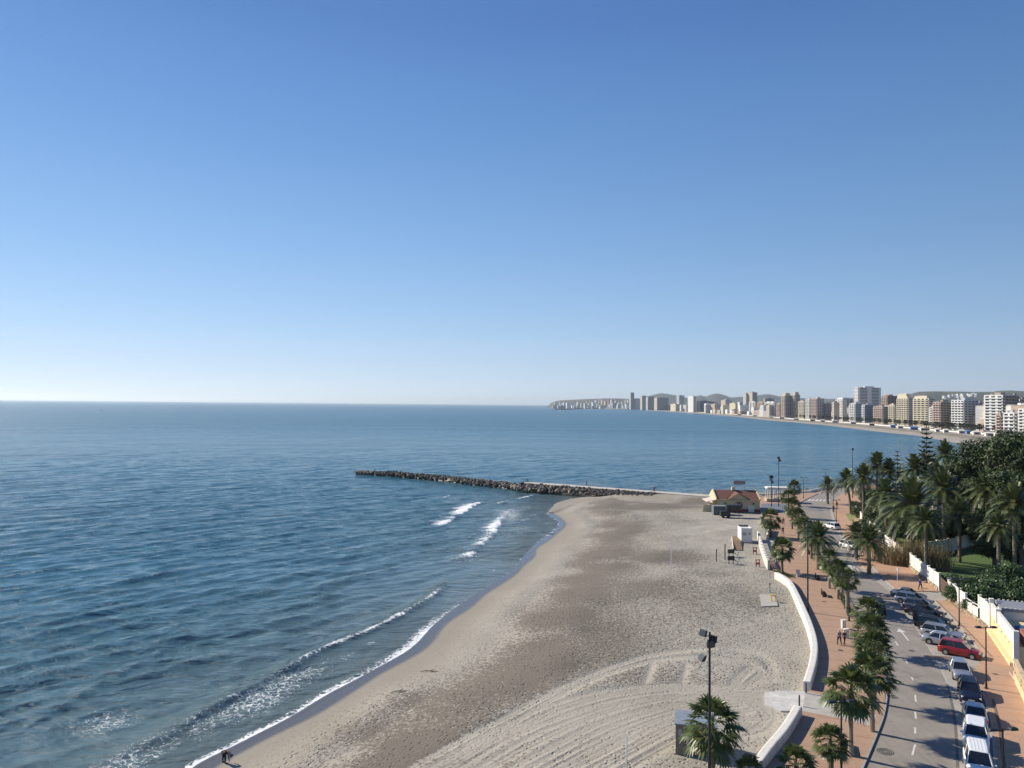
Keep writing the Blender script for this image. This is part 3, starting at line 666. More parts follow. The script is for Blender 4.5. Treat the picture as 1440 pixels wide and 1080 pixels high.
def leaf_mass(seed,lobes,n,size,flat=.8,tip=.5):
    """many leaf-cluster faces scattered through lobes [(x,y,z,r)]"""
    rs=np.random.RandomState(seed); tot=sum(l[3]**2 for l in lobes); V=[];
    for (cx,cy,cz,r) in lobes:
        m=int(n*r*r/tot); d=rs.normal(size=(m,3)); d/=np.linalg.norm(d,axis=1)[:,None]
        # clumps: pull points toward random clump centres on the shell
        kc=max(8,int(22*r)); cd=rs.normal(size=(kc,3)); cd/=np.linalg.norm(cd,axis=1)[:,None]
        cc=cd*(r*(.72+.33*rs.rand(kc)))[:,None]; idx=rs.randint(0,kc,m)
        p=cc[idx]+rs.normal(size=(m,3))*(r*.13+.12)
        fr=rs.rand(m)<.22; p[fr]=d[fr]*(r*rs.rand(fr.sum())**.5)[:,None]
        p[:,2]*=flat; nrm=p/ (np.linalg.norm(p,axis=1)[:,None]+1e-6)+rs.normal(size=(m,3))*.65; nrm[:,2]+=.25; nrm/=np.linalg.norm(nrm,axis=1)[:,None]
        a=np.cross(nrm,rs.normal(size=(m,3))); a/=np.linalg.norm(a,axis=1)[:,None]; b_=np.cross(nrm,a)
        s=size*(.6+.8*rs.rand(m))[:,None]; c=p+np.array([cx,cy,cz])
        V.append(np.stack([c-a*s,c+b_*s*tip,c+a*s,c-b_*s*tip],1))
    V=np.concatenate(V).reshape(-1,3); q=np.arange(len(V)).reshape(-1,4)
    me=bpy.data.meshes.new('leaf_mass'); me.vertices.add(len(V)); me.vertices.foreach_set('co',V.astype(np.float32).ravel())
    me.loops.add(q.size); me.loops.foreach_set('vertex_index',q.astype(np.int32).ravel()); me.polygons.add(len(q))
    me.polygons.foreach_set('loop_start',np.arange(0,q.size,4,dtype=np.int32)); me.polygons.foreach_set('loop_total',np.full(len(q),4,dtype=np.int32))
    me.update(calc_edges=True); return me
def lobes_for(seed,R,n,zs=.75):
    random.seed(seed); out=[(0,0,0,R*.62)]
    for i in range(n):
        az=i*2.4+rnd(-.4,.4); rr=R*rnd(.4,.72); out.append((math.cos(az)*rr,math.sin(az)*rr,R*zs*rnd(-.35,.55),R*rnd(.28,.46)))
    return out
def broad_tree(x,y,D,Rr,label,group=None,var=0,n=15000,size=.30,name='broadleaf_tree',m=None,z0=-.05,cat='tree'):
    c=PD(x,y,D); t=empty(name,(c.x,c.y,z0),0,label,cat,group); h=c.z-z0; m=m or BROAD
    key=('br',var,m.name)
    me=cached(key,lambda: leaf_mass(400+var,lobes_for(400+var,7,11),n,size))
    if not me.materials: me.materials.append(m)
    g=MB(); random.seed(var*3+int(x))
    g.tube([(0,0,-.3),(.1,0,h*.3),(0,.1,h*.62),(0,0,h)],[.5,.38,.28,.1],8)
    for k in range(6):
        az=k*1.05+rnd(0,.5); g.tube([(0,0,h*rnd(.3,.5)),(math.cos(az)*Rr*.3,math.sin(az)*Rr*.3,h*.75),(math.cos(az)*Rr*.62,math.sin(az)*Rr*.62,h*rnd(.9,1.1))],[.2,.13,.05],6)
    g.build('trunk',BARK2,t); o=putmesh('crown',me,t,(0,0,h),rnd(0,6),Rr/7.0); return t
def shrub(x,y,r,label,group='shrubs behind the white garden wall',zc=None,var=0,D=None,m=None,sz=1.0,name='leafy_shrub'):
    m=m or BROAD2
    zc=r*.75 if zc is None else zc
    c=PD(x,y,D) if D else P(x,y,zc)
    key=('sh',var,m.name); me=cached(key,lambda: leaf_mass(500+var,lobes_for(500+var,2.0,8,.6),4200,.13))
    if not me.materials: me.materials.append(m)
    t=empty(name,(c.x,c.y,-.05),0,label,'shrub',group); 
    g=MB(); random.seed(int(x))
    for k in range(5):
        az=k*1.26; g.tube([(math.cos(az)*.1,math.sin(az)*.1,-.1),(math.cos(az)*r*.3,math.sin(az)*r*.3,c.z*.6),(math.cos(az)*r*.5,math.sin(az)*r*.5,c.z*1.05)],[.07,.05,.02],5)
    g.build('stem',BARK2,t); o=putmesh('foliage',me,t,(0,0,c.z+.05),rnd(0,6),r/2.0*sz); return t
# ---- fan palms by the kerb, nearest first
for a in [(1196,972,4.9,2.15,'tall fan palm with long dead skirt, nearest one at the kerb',.12,1.0,True),
 (1226,946,4.8,2.0,'fan palm second along the kerb, its crown touching the tallest near palm',.12,.8,True),
 (1229,915,4.6,2.0,'fan palm third along the kerb beside the dashed lane line',.12,.7,True),
 (1225,889,4.5,1.9,'fan palm fourth along the kerb opposite the white arrow marking',.12,.7,True),
 (1221,861,4.3,1.9,'fan palm fifth along the kerb next to the black van on the road',.12,.7,True),
 (1168,1043,2.6,1.5,'small young fan palm on the red walk below the concrete crossing',.12,.4,False),
 (1120,1078,2.0,1.4,'low fan palm on the red walk cut by the bottom edge',.12,.3,False),
 (1002,1022,4.2,2.2,'bushy fan palm on the sand behind the tall floodlight mast',-.35,1.0,False),
 (1053,1087,1.9,1.3,'low palm whose tips show beside the short curved sea wall',-.35,.3,False),
 (1191,815,4.2,1.75,'fan palm at the kerb just beyond the lamp post with two heads',.12,.7,True),
 (1178,800,4.2,1.7,'fan palm in the row opposite the long parking bay',.12,.6,True),
 (1166,787,4.2,1.7,'fan palm right behind the tall mast on the red walk',.12,.6,True),
 (1184,806,3.3,1.4,'smaller fan palm squeezed between two taller ones in the kerb row',.12,.5,True),
 (1141,752,4.2,1.8,'fan palm touching the feather palm in the kerb row',.12,.6,False),
 (1132,741,4.3,1.9,'fan palm beside the white car driving on the far road',.12,.6,False),
 (1123,727,4.6,2.1,'fan palm in the far row with pale yellowish crown',.12,.6,False),
 (1114,713,4.8,2.2,'fan palm in the far row opposite the yellow beach house',.12,.6,False),
 (1109,699,4.8,2.2,'fan palm in the far row beside the white colonnade',.12,.6,False),
 (1117,686,4.8,2.2,'farthest fan palm of the kerb row, against the water',.12,.6,False)]:
    fan_palm(a[0],a[1],a[2],a[3],a[4],z0=a[5],skirt=a[6],pale=a[7])
for a in [(1084,731,3.6,2.3,'round fan palm standing alone between the white kiosk and the red walk',.12,.6),
 (1100,772,3.9,2.2,'round fan palm in a grassy bed at the start of the long sea wall',.12,.6)]:
    fan_palm(*a[:5],group='fan palms on the beach side of the walk',z0=a[5],skirt=a[6])
# ---- feather palms
for a in [(1151,757,3.1,801,0,'feather palm growing in the kerb row of fan palms',.12),
 (1204,753,2.7,785,0,'feather palm on the right pavement behind the larger one',.12),
 (1222,762,3.1,806,0,'feather palm with thick trunk on the right pavement by the crossing',.12),
 (1164,682,2.7,708,0,'feather palm beside the far bend of the road',.12),
 (1190,676,3.5,723,6,'leaning feather palm at the far grass verge',0)]:
    feather_palm(a[0],a[1],0,a[2],a[5],'feather palms along the street',a[6],by=a[3],dx=a[4])
for a in [(1214,673,168,3.7,'feather palm right of the leaning one with a tall thin trunk'),
 (1233,655,188,3.9,'feather palm whose crown stands against the water left of the bare topped conifer'),
 (1251,662,186,3.3,'dark feather palm left of the bare topped conifer'),
 (1286,660,166,3.6,'feather palm between the two conifers'),
 (1283,713,131,5.6,'huge feather palm with orange fruit stalks above the reeds'),
 (1329,641,178,3.9,'feather palm standing against the bay right of the tall conifer'),
 (1303,655,180,3.4,'feather palm at the foot of the tall conifer'),
 (1327,690,142,4.6,'pale feather palm in the middle of the garden'),
 (1318,672,158,3.6,'feather palm behind the pale one in the middle of the garden'),
 (1388,689,136,4.2,'feather palm in front of the big dark broadleaf trees'),
 (1426,710,121,3.9,'feather palm with orange heart near the right edge'),
 (1246,697,152,3.9,'drooping feather palm left of the huge one'),
 (1302,735,122,2.9,'short feather palm behind the lawn left'),
 (1349,722,132,3.2,'feather palm with a bare trunk standing on the shaded lawn'),
 (1404,742,116,2.8,'low feather palm at the back of the lawn right')]:
    feather_palm(a[0],a[1],a[2],a[3],a[4],thick=1.3 if a[3]>5 else 1)
# ---- conifers
def conifer(x,ytop,D,Rr,label,bare=0.0,seed=1,nw=17):
    c=PD(x,ytop,D); h=c.z; t=empty('norfolk_pine',(c.x,c.y,-.05),0,label,'tree','conifers in the garden'); random.seed(seed)
    trunk(h,.32,.04,.01,seed=seed,n=8).build('trunk',BARK2,t); g=MB()
    for w in range(nw):
        f=w/nw; z=h*(.99-.80*f); r=Rr*(.10+.90*f**.8)*rnd(.88,1.08); nb=6
        if f<bare: dens=.18
        else: dens=1
        off=rnd(0,1)
        for k in range(nb):
            az=off+k*6.283/nb+rnd(-.12,.12); hd=Vector((math.cos(az),math.sin(az),0)); sd_=Vector((-hd.y,hd.x,0)); rr=r*rnd(.85,1.1)
            pts=[hd*(rr*u)+Vector((0,0,z+ .10*rr*u - .16*rr*math.sin(u*3.0)+.14*rr*u*u)) for u in [i/7 for i in range(8)]]
            g.tube(pts,[.05*(1-i/9) for i in range(8)],4,1)
            ns=int(26*dens)
            for j in range(ns):
                u=.12+.88*(j/max(1,ns)); x_=u*7; q=min(6,int(x_)); p=pts[q].lerp(pts[q+1],x_-q); ln=rr*.24*(1.05-u*.75)+.12
                for s in (-1,1):
                    dv=(sd_*s*.8+hd*.5+Vector((0,0,.42))).normalized(); tip=p+dv*ln; wv=Vector((0,0,.09))+hd*.05
                    g.add([p-wv,p+wv,tip+wv*.5,tip-wv*.5],[(0,1,2,3)])
    g.build('crown',[NEED,BARK2],t); return t
conifer(1303,596,168,4.6,'tall tiered conifer rising above the bay shoreline',seed=3,nw=19)
conifer(1262,634,172,5.0,'shorter conifer with a thin bare top',bare=.28,seed=8,nw=15)
# ---- broadleaf mass at the right
for a in [(1400,652,150,6.6,0,'big dark broadleaf tree right of the bay beach'),
 (1446,640,140,6.8,1,'dark broadleaf tree cut by the right edge, tallest of them'),
 (1362,668,158,5.6,2,'broadleaf tree stepping down left toward the tall conifer'),
 (1442,688,130,5.4,2,'lower broadleaf tree at the right edge under the tallest'),
 (1338,676,166,4.4,1,'small broadleaf tree at the left end of the dark mass'),
 (1395,700,150,5.2,0,'shaded broadleaf tree behind the feather palms'),
 (1436,746,125,5.0,1,'shaded broadleaf tree at the back right corner of the lawn'),
 (1360,712,162,4.6,2,'shaded broadleaf tree in the middle of the garden'),
 (1492,660,140,8.0,0,'broadleaf tree standing just beyond the right edge'),
 (1300,698,172,4.2,1,'dark broadleaf tree behind the huge feather palm'),
 (1255,712,172,3.6,2,'dark broadleaf tree near the far corner of the garden'),
 (1268,716,158,4.6,1,'dark understorey tree below the drooping feather palm'),
 (1292,742,146,4.2,2,'dark understorey tree behind the reeds'),(1316,742,150,4.6,0,'dark understorey tree behind the inner white wall left'),
 (1345,746,150,4.6,1,'dark understorey tree behind the inner white wall right'),(1372,738,146,4.8,2,'dark understorey tree at the back of the lawn'),(1398,768,128,3.4,0,'low dark understorey tree at the lawn edge'),(1420,725,140,5.2,1,'shaded tree behind the feather palm with orange heart'),
 (1238,722,172,4.0,2,'dark tree over the bend of the garden wall'),
 (1228,700,182,3.2,0,'small dark broadleaf tree behind the far end of the garden wall')]:
    broad_tree(a[0],a[1],a[2],a[3],a[5],'dark broadleaf trees in the garden',a[4])
# ---- hedge and shrubs
for i,a in enumerate([(1345,834,1.9,'round shrub next to the garden gate'),(1362,826,2.4,'shrub second right of the gate, taller'),(1383,838,2.5,'shrub behind the dip in the white wall'),
  (1405,832,2.6,'shrub above the corner of the yellow wall'),(1428,838,2.6,'shrub over the grey roof'),(1388,818,2.4,'shrub at the near edge of the lawn'),(1412,812,2.6,'taller shrub right of the lawn'),
  (1438,812,3.0,'shrub at the right edge beside the lawn'),(1368,852,1.4,'small shrub leaning over the wall foot'),(1432,786,2.2,'shrub further back at the right edge'),
  (1337,818,1.3,'small shrub beside the gate post'),(1452,830,3.0,'shrub cut by the right edge')]):
    shrub(a[0],a[1],a[2],a[3],'bushes of the garden hedge',var=i%3)
for i,a in enumerate([(1213,722,2.6,'dark shrub at the far end of the garden wall'),(1222,735,2.6,'dark shrub second from the far end of the wall'),(1234,748,2.4,'dark shrub by the bend of the garden wall'),
  (1248,757,2.2,'dark shrub left of the reeds'),(1228,722,2.8,'dark shrub behind the bend of the garden wall'),(1250,738,3.0,'dark shrub under the drooping feather palm'),(1206,712,2.2,'dark shrub beside the grass verge')]):
    shrub(a[0],a[1],a[2],a[3],'dark shrubs at the far garden wall',var=i%3,m=BROAD)
# reeds
t=empty('reed_clump',P(1286,797,0),0,'dry yellow reed thicket leaning over the white garden wall','reeds'); random.seed(5); g=MB()
for i in range(900):
    x=rnd(-5,4.2); y=rnd(-2.0,2.2); hh=rnd(2.4,5.2)*(1-.05*abs(x)); lx=rnd(-.9,.9); ly=rnd(-.9,.9)
    y+= -x*.55
    p0=Vector((x,y,0)); p1=Vector((x+lx*.4,y+ly*.4,hh*.6)); p2=Vector((x+lx,y+ly,hh))
    wv=Vector((rnd(-1,1),rnd(-1,1),0)).normalized()*.035
    g.add([p0-wv,p0+wv,p1+wv,p1-wv,p2],[(0,1,2,3),(3,2,4)])
    for k in range(5):
        u=rnd(.35,1); q=p0.lerp(p2,u); dv=Vector((rnd(-1,1),rnd(-1,1),rnd(.1,.8))).normalized()*rnd(.3,.6); wv2=dv.cross(Vector((0,0,1))).normalized()*.05
        g.add([q-wv2,q+wv2,q+dv],[(0,1,2)])
g.build('foliage',REED,t)
# planting strip along the kerb under the palms
def low_plants(pts,wd,hh,name,label,m,n=2600,seed=1):
    L=smoothline(PL(pts,.12),4); random.seed(seed); g=MB(); cl=[random.choice(range(len(L)-1)) for _ in range(60)]
    for i in range(n):
        j=random.choice(cl) if rnd(0,1)<.6 else random.randrange(len(L)-1); p=L[j].lerp(L[j+1],rnd(0,1)); p=p+Vector((rnd(-wd,wd),rnd(-wd,wd),rnd(0,hh)))
        a=Vector((rnd(-1,1),rnd(-1,1),rnd(-.2,1))).normalized()*.09; b_=a.cross(Vector((rnd(-1,1),rnd(-1,1),rnd(-1,1)))).normalized()*.05
        g.add([p-a,p+b_,p+a,p-b_],[(0,1,2,3)])
    return tag(g.build(name,m),label,'plants',kind='stuff')
low_plants([(1112,718),(1122,735),(1134,757),(1152,785),(1168,812)],.35,.7,'planting_strip','low dark ground cover plants in the strip under the far kerb palms',BROAD2,5200)
low_plants([(1168,812),(1183,840),(1196,868)],.3,.7,'planting_strip','low dark ground cover in the strip under the middle kerb palms',BROAD2,2600,3)
low_plants([(1092,803),(1102,808),(1112,812)],.7,.25,'planting_bed','short green plants in the bed under the lone fan palm',BROAD2,900,4)
# ================================================================ VEHICLES
TYRE=mat('tyre_rubber',(.02,.02,.02),.85,.1,9); RIM=mat('alloy_rim',(.45,.45,.46),.3,.1,9,metal=.8)
GLASS=mat('car_glass',(.012,.015,.018),.06,.1,2,spec=.8); LAMPW=mat('head_lamp',(.75,.77,.78),.12,.05,9); LAMPR=mat('tail_lamp',(.35,.01,.01),.2,.1,9)
PLATE=mat('number_plate',(.75,.75,.72),.5,.03,3); TRIM=mat('black_trim',(.02,.02,.022),.5,.1,8)
def paint(n,c,metal=.35): return mat('paint_'+n,c,.30 if max(c)>.1 else .38,.03,3,metal=metal,coat=.6 if max(c)>.1 else .12,spec=.5 if max(c)>.1 else .3)
def loft(stations,n_):
    vs=[];fs=[]
    for st in stations: vs+=st
    for i in range(len(stations)-1):
        for k in range(n_):
            a=i*n_+k;b=i*n_+(k+1)%n_; fs.append((a,a+n_,b+n_,b))
    fs.append(tuple(range(n_))); fs.append(tuple(reversed(range((len(stations)-1)*n_,len(stations)*n_))))
    return vs,fs
CARK={ # L,W,H, belt, hood h, cabin bottom front/rear (from front 0..1), roof front/rear, tail height
 'hatch':(4.05,1.72,1.48,.92,.84,.27,.965,.45,.88,.90),
 'sedan':(4.45,1.76,1.42,.90,.82,.30,.86,.45,.70,.90),
 'wagon':(4.55,1.78,1.50,.93,.84,.28,.975,.44,.90,.93),
 'suv':(4.45,1.84,1.68,1.02,.98,.27,.975,.42,.90,1.02),
 'van':(4.3,1.82,1.82,1.08,1.02,.20,.985,.36,.95,1.08),
 'mpv':(4.1,1.74,1.62,.98,.90,.22,.97,.42,.90,.96)}
def make_car(kind,pm,label,cat='car',group=None,loc=(0,0,0),rz=0,roofbars=False,ridges=False):
    L,W,H,zb,zh,cf,cr,rf,rr_,zt=CARK[kind]; t=empty('parked_car' if group else 'car',loc,rz,label,cat,group)
    X=lambda u: L/2-u*L           # +x is the nose
    hw=W/2; g=MB(); st=[]
    prof=[(0,.80,.30,zh-.22),(.012,.88,.22,zh-.12),(.05,.95,.19,zh-.05),(.14,1,.18,zh),(cf-.02,1,.18,zb-.02),(cf+.06,1,.18,zb),(.5,1.0,.18,zb+.01),(.72,1,.18,zb+.02),(min(cr,.90),.99,.18,zt+.01),(.955,.96,.2,zt-.02),(.988,.9,.24,zt-.12),(1,.82,.34,zt-.24)]
    for u,wf,z0,z1 in prof:
        x=X(u); w=hw*wf; zm=z0+(z1-z0)*.55
        st.append([(x,-w*.86,z0),(x,w*.86,z0),(x,w*.985,z0+.1),(x,w,zm),(x,w*.975,z1-.10),(x,w*.90,z1-.02),(x,w*.6,z1+.015),(x,0,z1+.025),(x,-w*.6,z1+.015),(x,-w*.90,z1-.02),(x,-w*.975,z1-.10),(x,-w,zm),(x,-w*.985,z0+.1)])
    vs,fs=loft(st,13); g.add(vs,fs); body=g.build('body',pm,t,smooth=True)
    # greenhouse: dark glass with painted roof and pillars
    def cab(u,z,wf): return (X(u),hw*wf,z)
    zr=H-.05; g=MB()
    bot=[cab(cf,zb-.06,.80),cab(cf+.05,zb-.03,.89),cab((cf+cr)/2,zb-.03,.92),cab(cr-.05,zb-.03,.89),cab(cr,zb-.06,.78)]
    top=[cab(rf,zr,.60),cab(rf+.03,zr,.67),cab((rf+rr_)/2,zr+.01,.70),cab(rr_-.03,zr,.67),cab(rr_,zr,.60)]
    bl=bot+[(x,-y,z) for x,y,z in reversed(bot)]; tl=top+[(x,-y,z) for x,y,z in reversed(top)]; n=len(bl)
    g.add(bl+tl,[(i,n+i,n+(i+1)%n,(i+1)%n) for i in range(n)]+[tuple(range(n,2*n))]); g.build('windows',GLASS,t)
    g=MB(); k=1.035; tl2=[(x+(.03 if x>X((rf+rr_)/2) else -.03),y*k,z) for x,y,z in tl]; tl3=[(x*.985,y*.9,z+.05) for x,y,z in tl]
    g.add(tl2+tl3,[(i,(i+1)%n,n+(i+1)%n,n+i) for i in range(n)]+[tuple(range(n,2*n)),tuple(reversed(range(n)))])
    if ridges:
        for yy in (-.45,-.22,0,.22,.45): g.box((X((rf+rr_)/2),yy,H+.008),((rr_-rf)*L*.86,.03,.02))
    g.build('roof',pm,t)
    for s in (-1,1):
        for (ub,ut) in ((cf+.02,rf+.012),((cf+cr)/2-.02,(rf+rr_)/2-.02),(cr-.02,rr_-.012)):
            a=Vector((X(ub),s*hw*.875,zb-.02)); b_=Vector((X(ut),s*hw*.675,zr)); 
            if 0.3<(ub-cf)/(cr-cf)<.7: a.y=s*hw*.925; b_.y=s*hw*.71
            g=MB(); g.tube([a,b_],[.045,.04],6); g.build('pillar',pm,t)
    for s in (-1,1):
        g=MB(); g.box((X(.035),s*hw*.70,zh-.16),(.16,.34,.13),rz=-s*.35); g.build('headlight',LAMPW,t,bev=.02)
        g=MB(); g.box((X(.978),s*hw*.74,zt-.20),(.12,.30,.17),rz=s*.25); g.build('tail_light',LAMPR,t,bev=.02)
        g=MB(); g.box((X(cf+.07),s*(hw+.07),zb+.04),(.12,.2,.13)); g.build('mirror',pm,t,bev=.03)
        for u in (.19,.80):
            g=MB(); x=X(u); g.tube([(x,s*(hw-.19),.31),(x,s*(hw+.015),.31)],.315,18); wh=g.build('wheel',TYRE,t)
            g=MB(); g.tube([(x,s*(hw),.31),(x,s*(hw+.025),.31)],[.2,.19],12); g.build('rim',RIM,wh)
            g=MB(); g.tube([(x,s*(hw-.25),.36),(x,s*(hw+.004),.36)],.385,18); g.build('wheel_arch',TRIM,t)
    g=MB(); g.box((X(.0)+.0,0,zh-.30),(.05,W*.55,.14)); g.box((X(.004),0,.33),(.07,W*.7,.14)); g.build('grille',TRIM,t)
    g=MB(); g.box((X(0)+.035,0,.50),(.02,.5,.11)); g.build('number_plate',PLATE,t)
    g=MB(); g.box((X(1)-.02,0,zt-.36),(.02,.5,.11)); g.build('number_plate',PLATE,t)
    if roofbars:
        for s in (-1,1):
            g=MB(); g.tube([(X(rf+.03),s*hw*.6,H+.01),(X(rf+.05),s*hw*.6,H+.06),(X(rr_-.05),s*hw*.6,H+.06),(X(rr_-.03),s*hw*.6,H+.01)],.02,6); g.build('roof_rail',RIM,t)
    return t
def ang(a,b): return math.atan2(b[1]-a[1],b[0]-a[0])
SIL=paint('silver',(.42,.43,.45),.6); WHI=paint('white',(.78,.78,.77),0); BLK=paint('black',(.010,.011,.013),.1); NAV=paint('navy',(.010,.016,.038),.2); RED=paint('red',(.26,.012,.012),.1); BLU=paint('light_blue',(.20,.26,.36),.5); GRY=paint('blue_grey',(.10,.125,.16),.5); DKS=paint('dark_silver',(.22,.235,.26),.6)
GP='cars parked nose to the kerb'; GQ='cars parked in line along the kerb'
kA=Vector((51.1,80.9,0)); kB=P(1306,846,0); kd=(kB-kA).normalized()
hd=Matrix.Rotation(R(62),3,'Z')@(-kd)
hdA=math.atan2(-.66,.75)
specs=[('mpv',RED,'red hatchback at the near end of the angled row',0),
 ('sedan',SIL,'small silver saloon squeezed beside the red hatchback',0),('wagon',SIL,'silver estate car with roof rails third from the red hatchback',0),
 ('wagon',BLK,'black estate car directly behind the silver estate',0),('hatch',BLK,'black hatchback in the middle of the angled row',0),('sedan',BLK,'black saloon fourth from the far end of the angled row',0),
 ('hatch',GRY,'blue grey hatchback third from the far end of the angled row',0),('wagon',BLU,'light blue car second from the far end of the angled row',0),('sedan',DKS,'dark silver saloon at the far end by the driveway',0)]
tails=[(1329,914),(1311,903),(1302,892),(1298,881),(1293,872),(1283,867),(1280,860),(1270,852),(1260,844)]
for i,(k,pm,lb,_) in enumerate(specs):
    f=i/8; nose=kA.lerp(kB,f)+Vector((-.1,0,0)); L=CARK[k][0]; a=hdA+rnd(-.03,.03)
    if i==1: nose=nose+Vector((-.5,.4,0))
    c=nose-Vector((math.cos(a),math.sin(a),0))*(L/2+.25)
    make_car(k,pm,lb,'car',GP,(c.x,c.y,.006),a,roofbars=(i in (2,3)))
def kerbpt(y):
    kp=PL([(1402,1095),(1398,1080),(1393,1018),(1382,979),(1365,946)])
    for a,b in zip(kp,kp[1:]):
        if a.y<=y<=b.y:
            t=(y-a.y)/(b.y-a.y); return a.lerp(b,t),(b-a).normalized()
    return kp[0],(kp[1]-kp[0]).normalized()
for yc,k,pm,lb,front,rb in [(75.6,'hatch',SIL,'silver hatchback facing the viewer, first of the line behind the red car',1,False),(70.0,'wagon',NAV,'dark navy car facing the viewer between two silver cars',1,False),
   (65.1,'sedan',SIL,'silver saloon with its red tail lights toward the viewer',-1,False),(60.2,'suv',WHI,'white car facing the viewer behind the silver saloon',1,False),(55.6,'van',WHI,'white van with ribbed roof at the bottom edge',1,False)]:
    p,d=kerbpt(yc); r=Vector((d.y,-d.x,0)); c=p-r*1.12
    a=math.atan2(d.y,d.x)+(math.pi if front>0 else 0)
    make_car(k,pm,lb,'car' if k!='van' else 'van',GQ,(c.x,c.y,.006),a,ridges=(k=='van'))
c=P(1233,860,0); make_car('van',BLK,'black van driving away on the road beside the palms','van',None,(c.x,c.y,.0),R(70))
c=P(1170,743.5,0); make_car('hatch',WHI,'white car driving toward the far bend','car',None,(c.x,c.y,.0),R(104))
c=P(1194,771,0); make_car('hatch',WHI,'white hatchback parked in the bay by the feather palms','car',None,(c.x,c.y,.0),R(-75))
# ================================================================ LAMPS, MASTS, SIGNS
LM=mat('lamp_metal',(.022,.024,.028),.45,.1,5,metal=.3); LG=mat('lamp_glass',(.30,.31,.32),.25,.1,5)
def street_lamp(x,y,h,label,az=0.0,base=None):
    if base: b0=P(base[0],base[1],.12)
    else:
        q=P(x,y,h+.12); b0=Vector((q.x,q.y,.12))
    t=empty('street_lamp',(b0.x,b0.y,.12),az,label,'street lamp','double headed street lamps')
    g=MB(); g.tube([(0,0,0),(0,0,.5),(0,0,.52),(0,0,h)],[.11,.10,.075,.055],10); g.box((0,0,.01),(.34,.34,.04)); g.build('pole',LM,t)
    g=MB(); g.box((0,0,h-.12),(1.15,.06,.06)); g.build('arm',LM,t)
    for s in (-1,1):
        g=MB(); g.box((s*.74,0,h-.05),(.58,.36,.15),taper=.8); hdm=g.build('lamp_head',LM,t,bev=.02)
        g=MB(); g.box((s*.74,0,h-.14),(.42,.26,.03)); g.build('lens',LG,hdm)
    return t
LMP=[((1387,968),5.9,'double lamp rising from the pavement beside the red hatchback'),((1349,880),5.9,'double lamp behind the angled row of cars'),((1194,873),5.9,'double lamp at the kerb row beside the fan palms'),
 ((1176,737),5.6,'double lamp on the right pavement beside the far road'),((1172,720),5.6,'double lamp on the right pavement near the grass verge'),((1130,701),6.2,'double lamp on the walk against the water'),((1161,686),6.2,'double lamp at the far bend against the water')]
for b0,h,l in LMP: street_lamp(0,0,h,l,0.0 if h!=5.6 else .3,b0)
street_lamp(1410,1024,5.9,'double lamp at the bottom right beside the white van',.1)
street_lamp(1183,985,5.9,'double lamp in front of the tall fan palm with long skirt',.1)
# tall masts
def floodmast(x,yb,ytop,label,heads,z0=.12,D=None,flood=True):
    if D is None: b0=P(x,yb,z0)
    else: b0=PD(x,yb,D); b0.z=z0
    top=PD(x,ytop,b0.y); h=top.z-z0
    t=empty('floodlight_mast',(b0.x,b0.y,z0),0,label,'floodlight','masts with floodlights')
    g=MB(); g.tube([(0,0,-.3),(0,0,.6),(0,0,.62),(0,0,h)],[.15,.14,.11,.065],10); g.build('pole',LM,t)
    for (dx,dz,az,tilt,s) in heads:
        M=Matrix.Translation((dx,0,h-dz))@Matrix.Rotation(az,4,'Z')@Matrix.Rotation(tilt,4,'X')
        g=MB(); g.box((0,-.12,0),(.62*s,.16*s,.52*s),M=M); g.box((0,0,0),(.36*s,.2*s,.3*s),M=M); hh=g.build('floodlight_head',LM,t,bev=.02)
        g=MB(); g.box((0,-.12-.085*s,0),(.54*s,.02,.44*s),M=M); g.build('lens',mat('flood_glass',(.06,.065,.07),.15,.1,4),hh)
    if flood and len(heads)>1:
        g=MB(); g.box((0,0,h-.25),(.75,.06,.06)); g.build('bracket',LM,t)
    return t
floodmast(1000,0,889,'tall black mast with three floodlights rising from the near sand',[(-.36,.08,-.9,-.35,.85),(.02,.72,.5,.1,1),(.16,.42,2.2,.2,.9),(-.42,1.75,-1.25,-.7,.9)],z0=-.3,D=50.0)
floodmast(1136,861,735,'tall black mast on the red walk beside the long sea wall',[(0,.1,.4,-.2,.7)])
floodmast(1095,712,643,'tall mast between the yellow beach house and the colonnade',[(-.1,.2,.4,-.2,1.3),(.25,.9,2,-.2,1.1)])
floodmast(1085,712,670,'shorter mast with floodlight cluster beside the beach house',[(-.25,.1,.4,-.2,1.5),(.15,.1,1.4,-.2,1.4),(-.1,.9,-.8,-.2,1.3),(.1,1.6,2,-.2,1.2)])
floodmast(1199,700,631,'thin tall mast standing above the far palms against the water',[(0,.15,.4,-.2,1.2)])
# white poles on the beach
WPm=mat('white_pole',(.72,.71,.68),.5,.05,3)
for x,yt,yb,r_,lb in [(944,750,803,.06,'thin white pole standing alone in the middle of the beach'),(881,1032,1098,.055,'thin white pole in the sand at the bottom edge')]:
    b0=PS(x,min(yb,1090)) if yb<1000 else P(x,yb,-.35); h=PD(x,yt,b0.y).z-b0.z; g=MB(); g.tube([(0,0,-.2),(0,0,h)],[r_,r_*.8],8); tag(g.build('beach_pole',WPm,loc=b0),lb,'pole')
# traffic sign on thin post
b0=P(1262,823,.12); t=empty('road_sign',(b0.x,b0.y,.12),0,'thin white sign post on the right pavement before the driveway','sign')
g=MB(); g.tube([(0,0,0),(0,0,2.6)],.035,8); g.build('pole',WPm,t); g=MB(); g.box((0,0,2.4),(.06,.5,.5)); g.build('panel',mat('sign_grey',(.35,.36,.37),.5,.05,3),t)
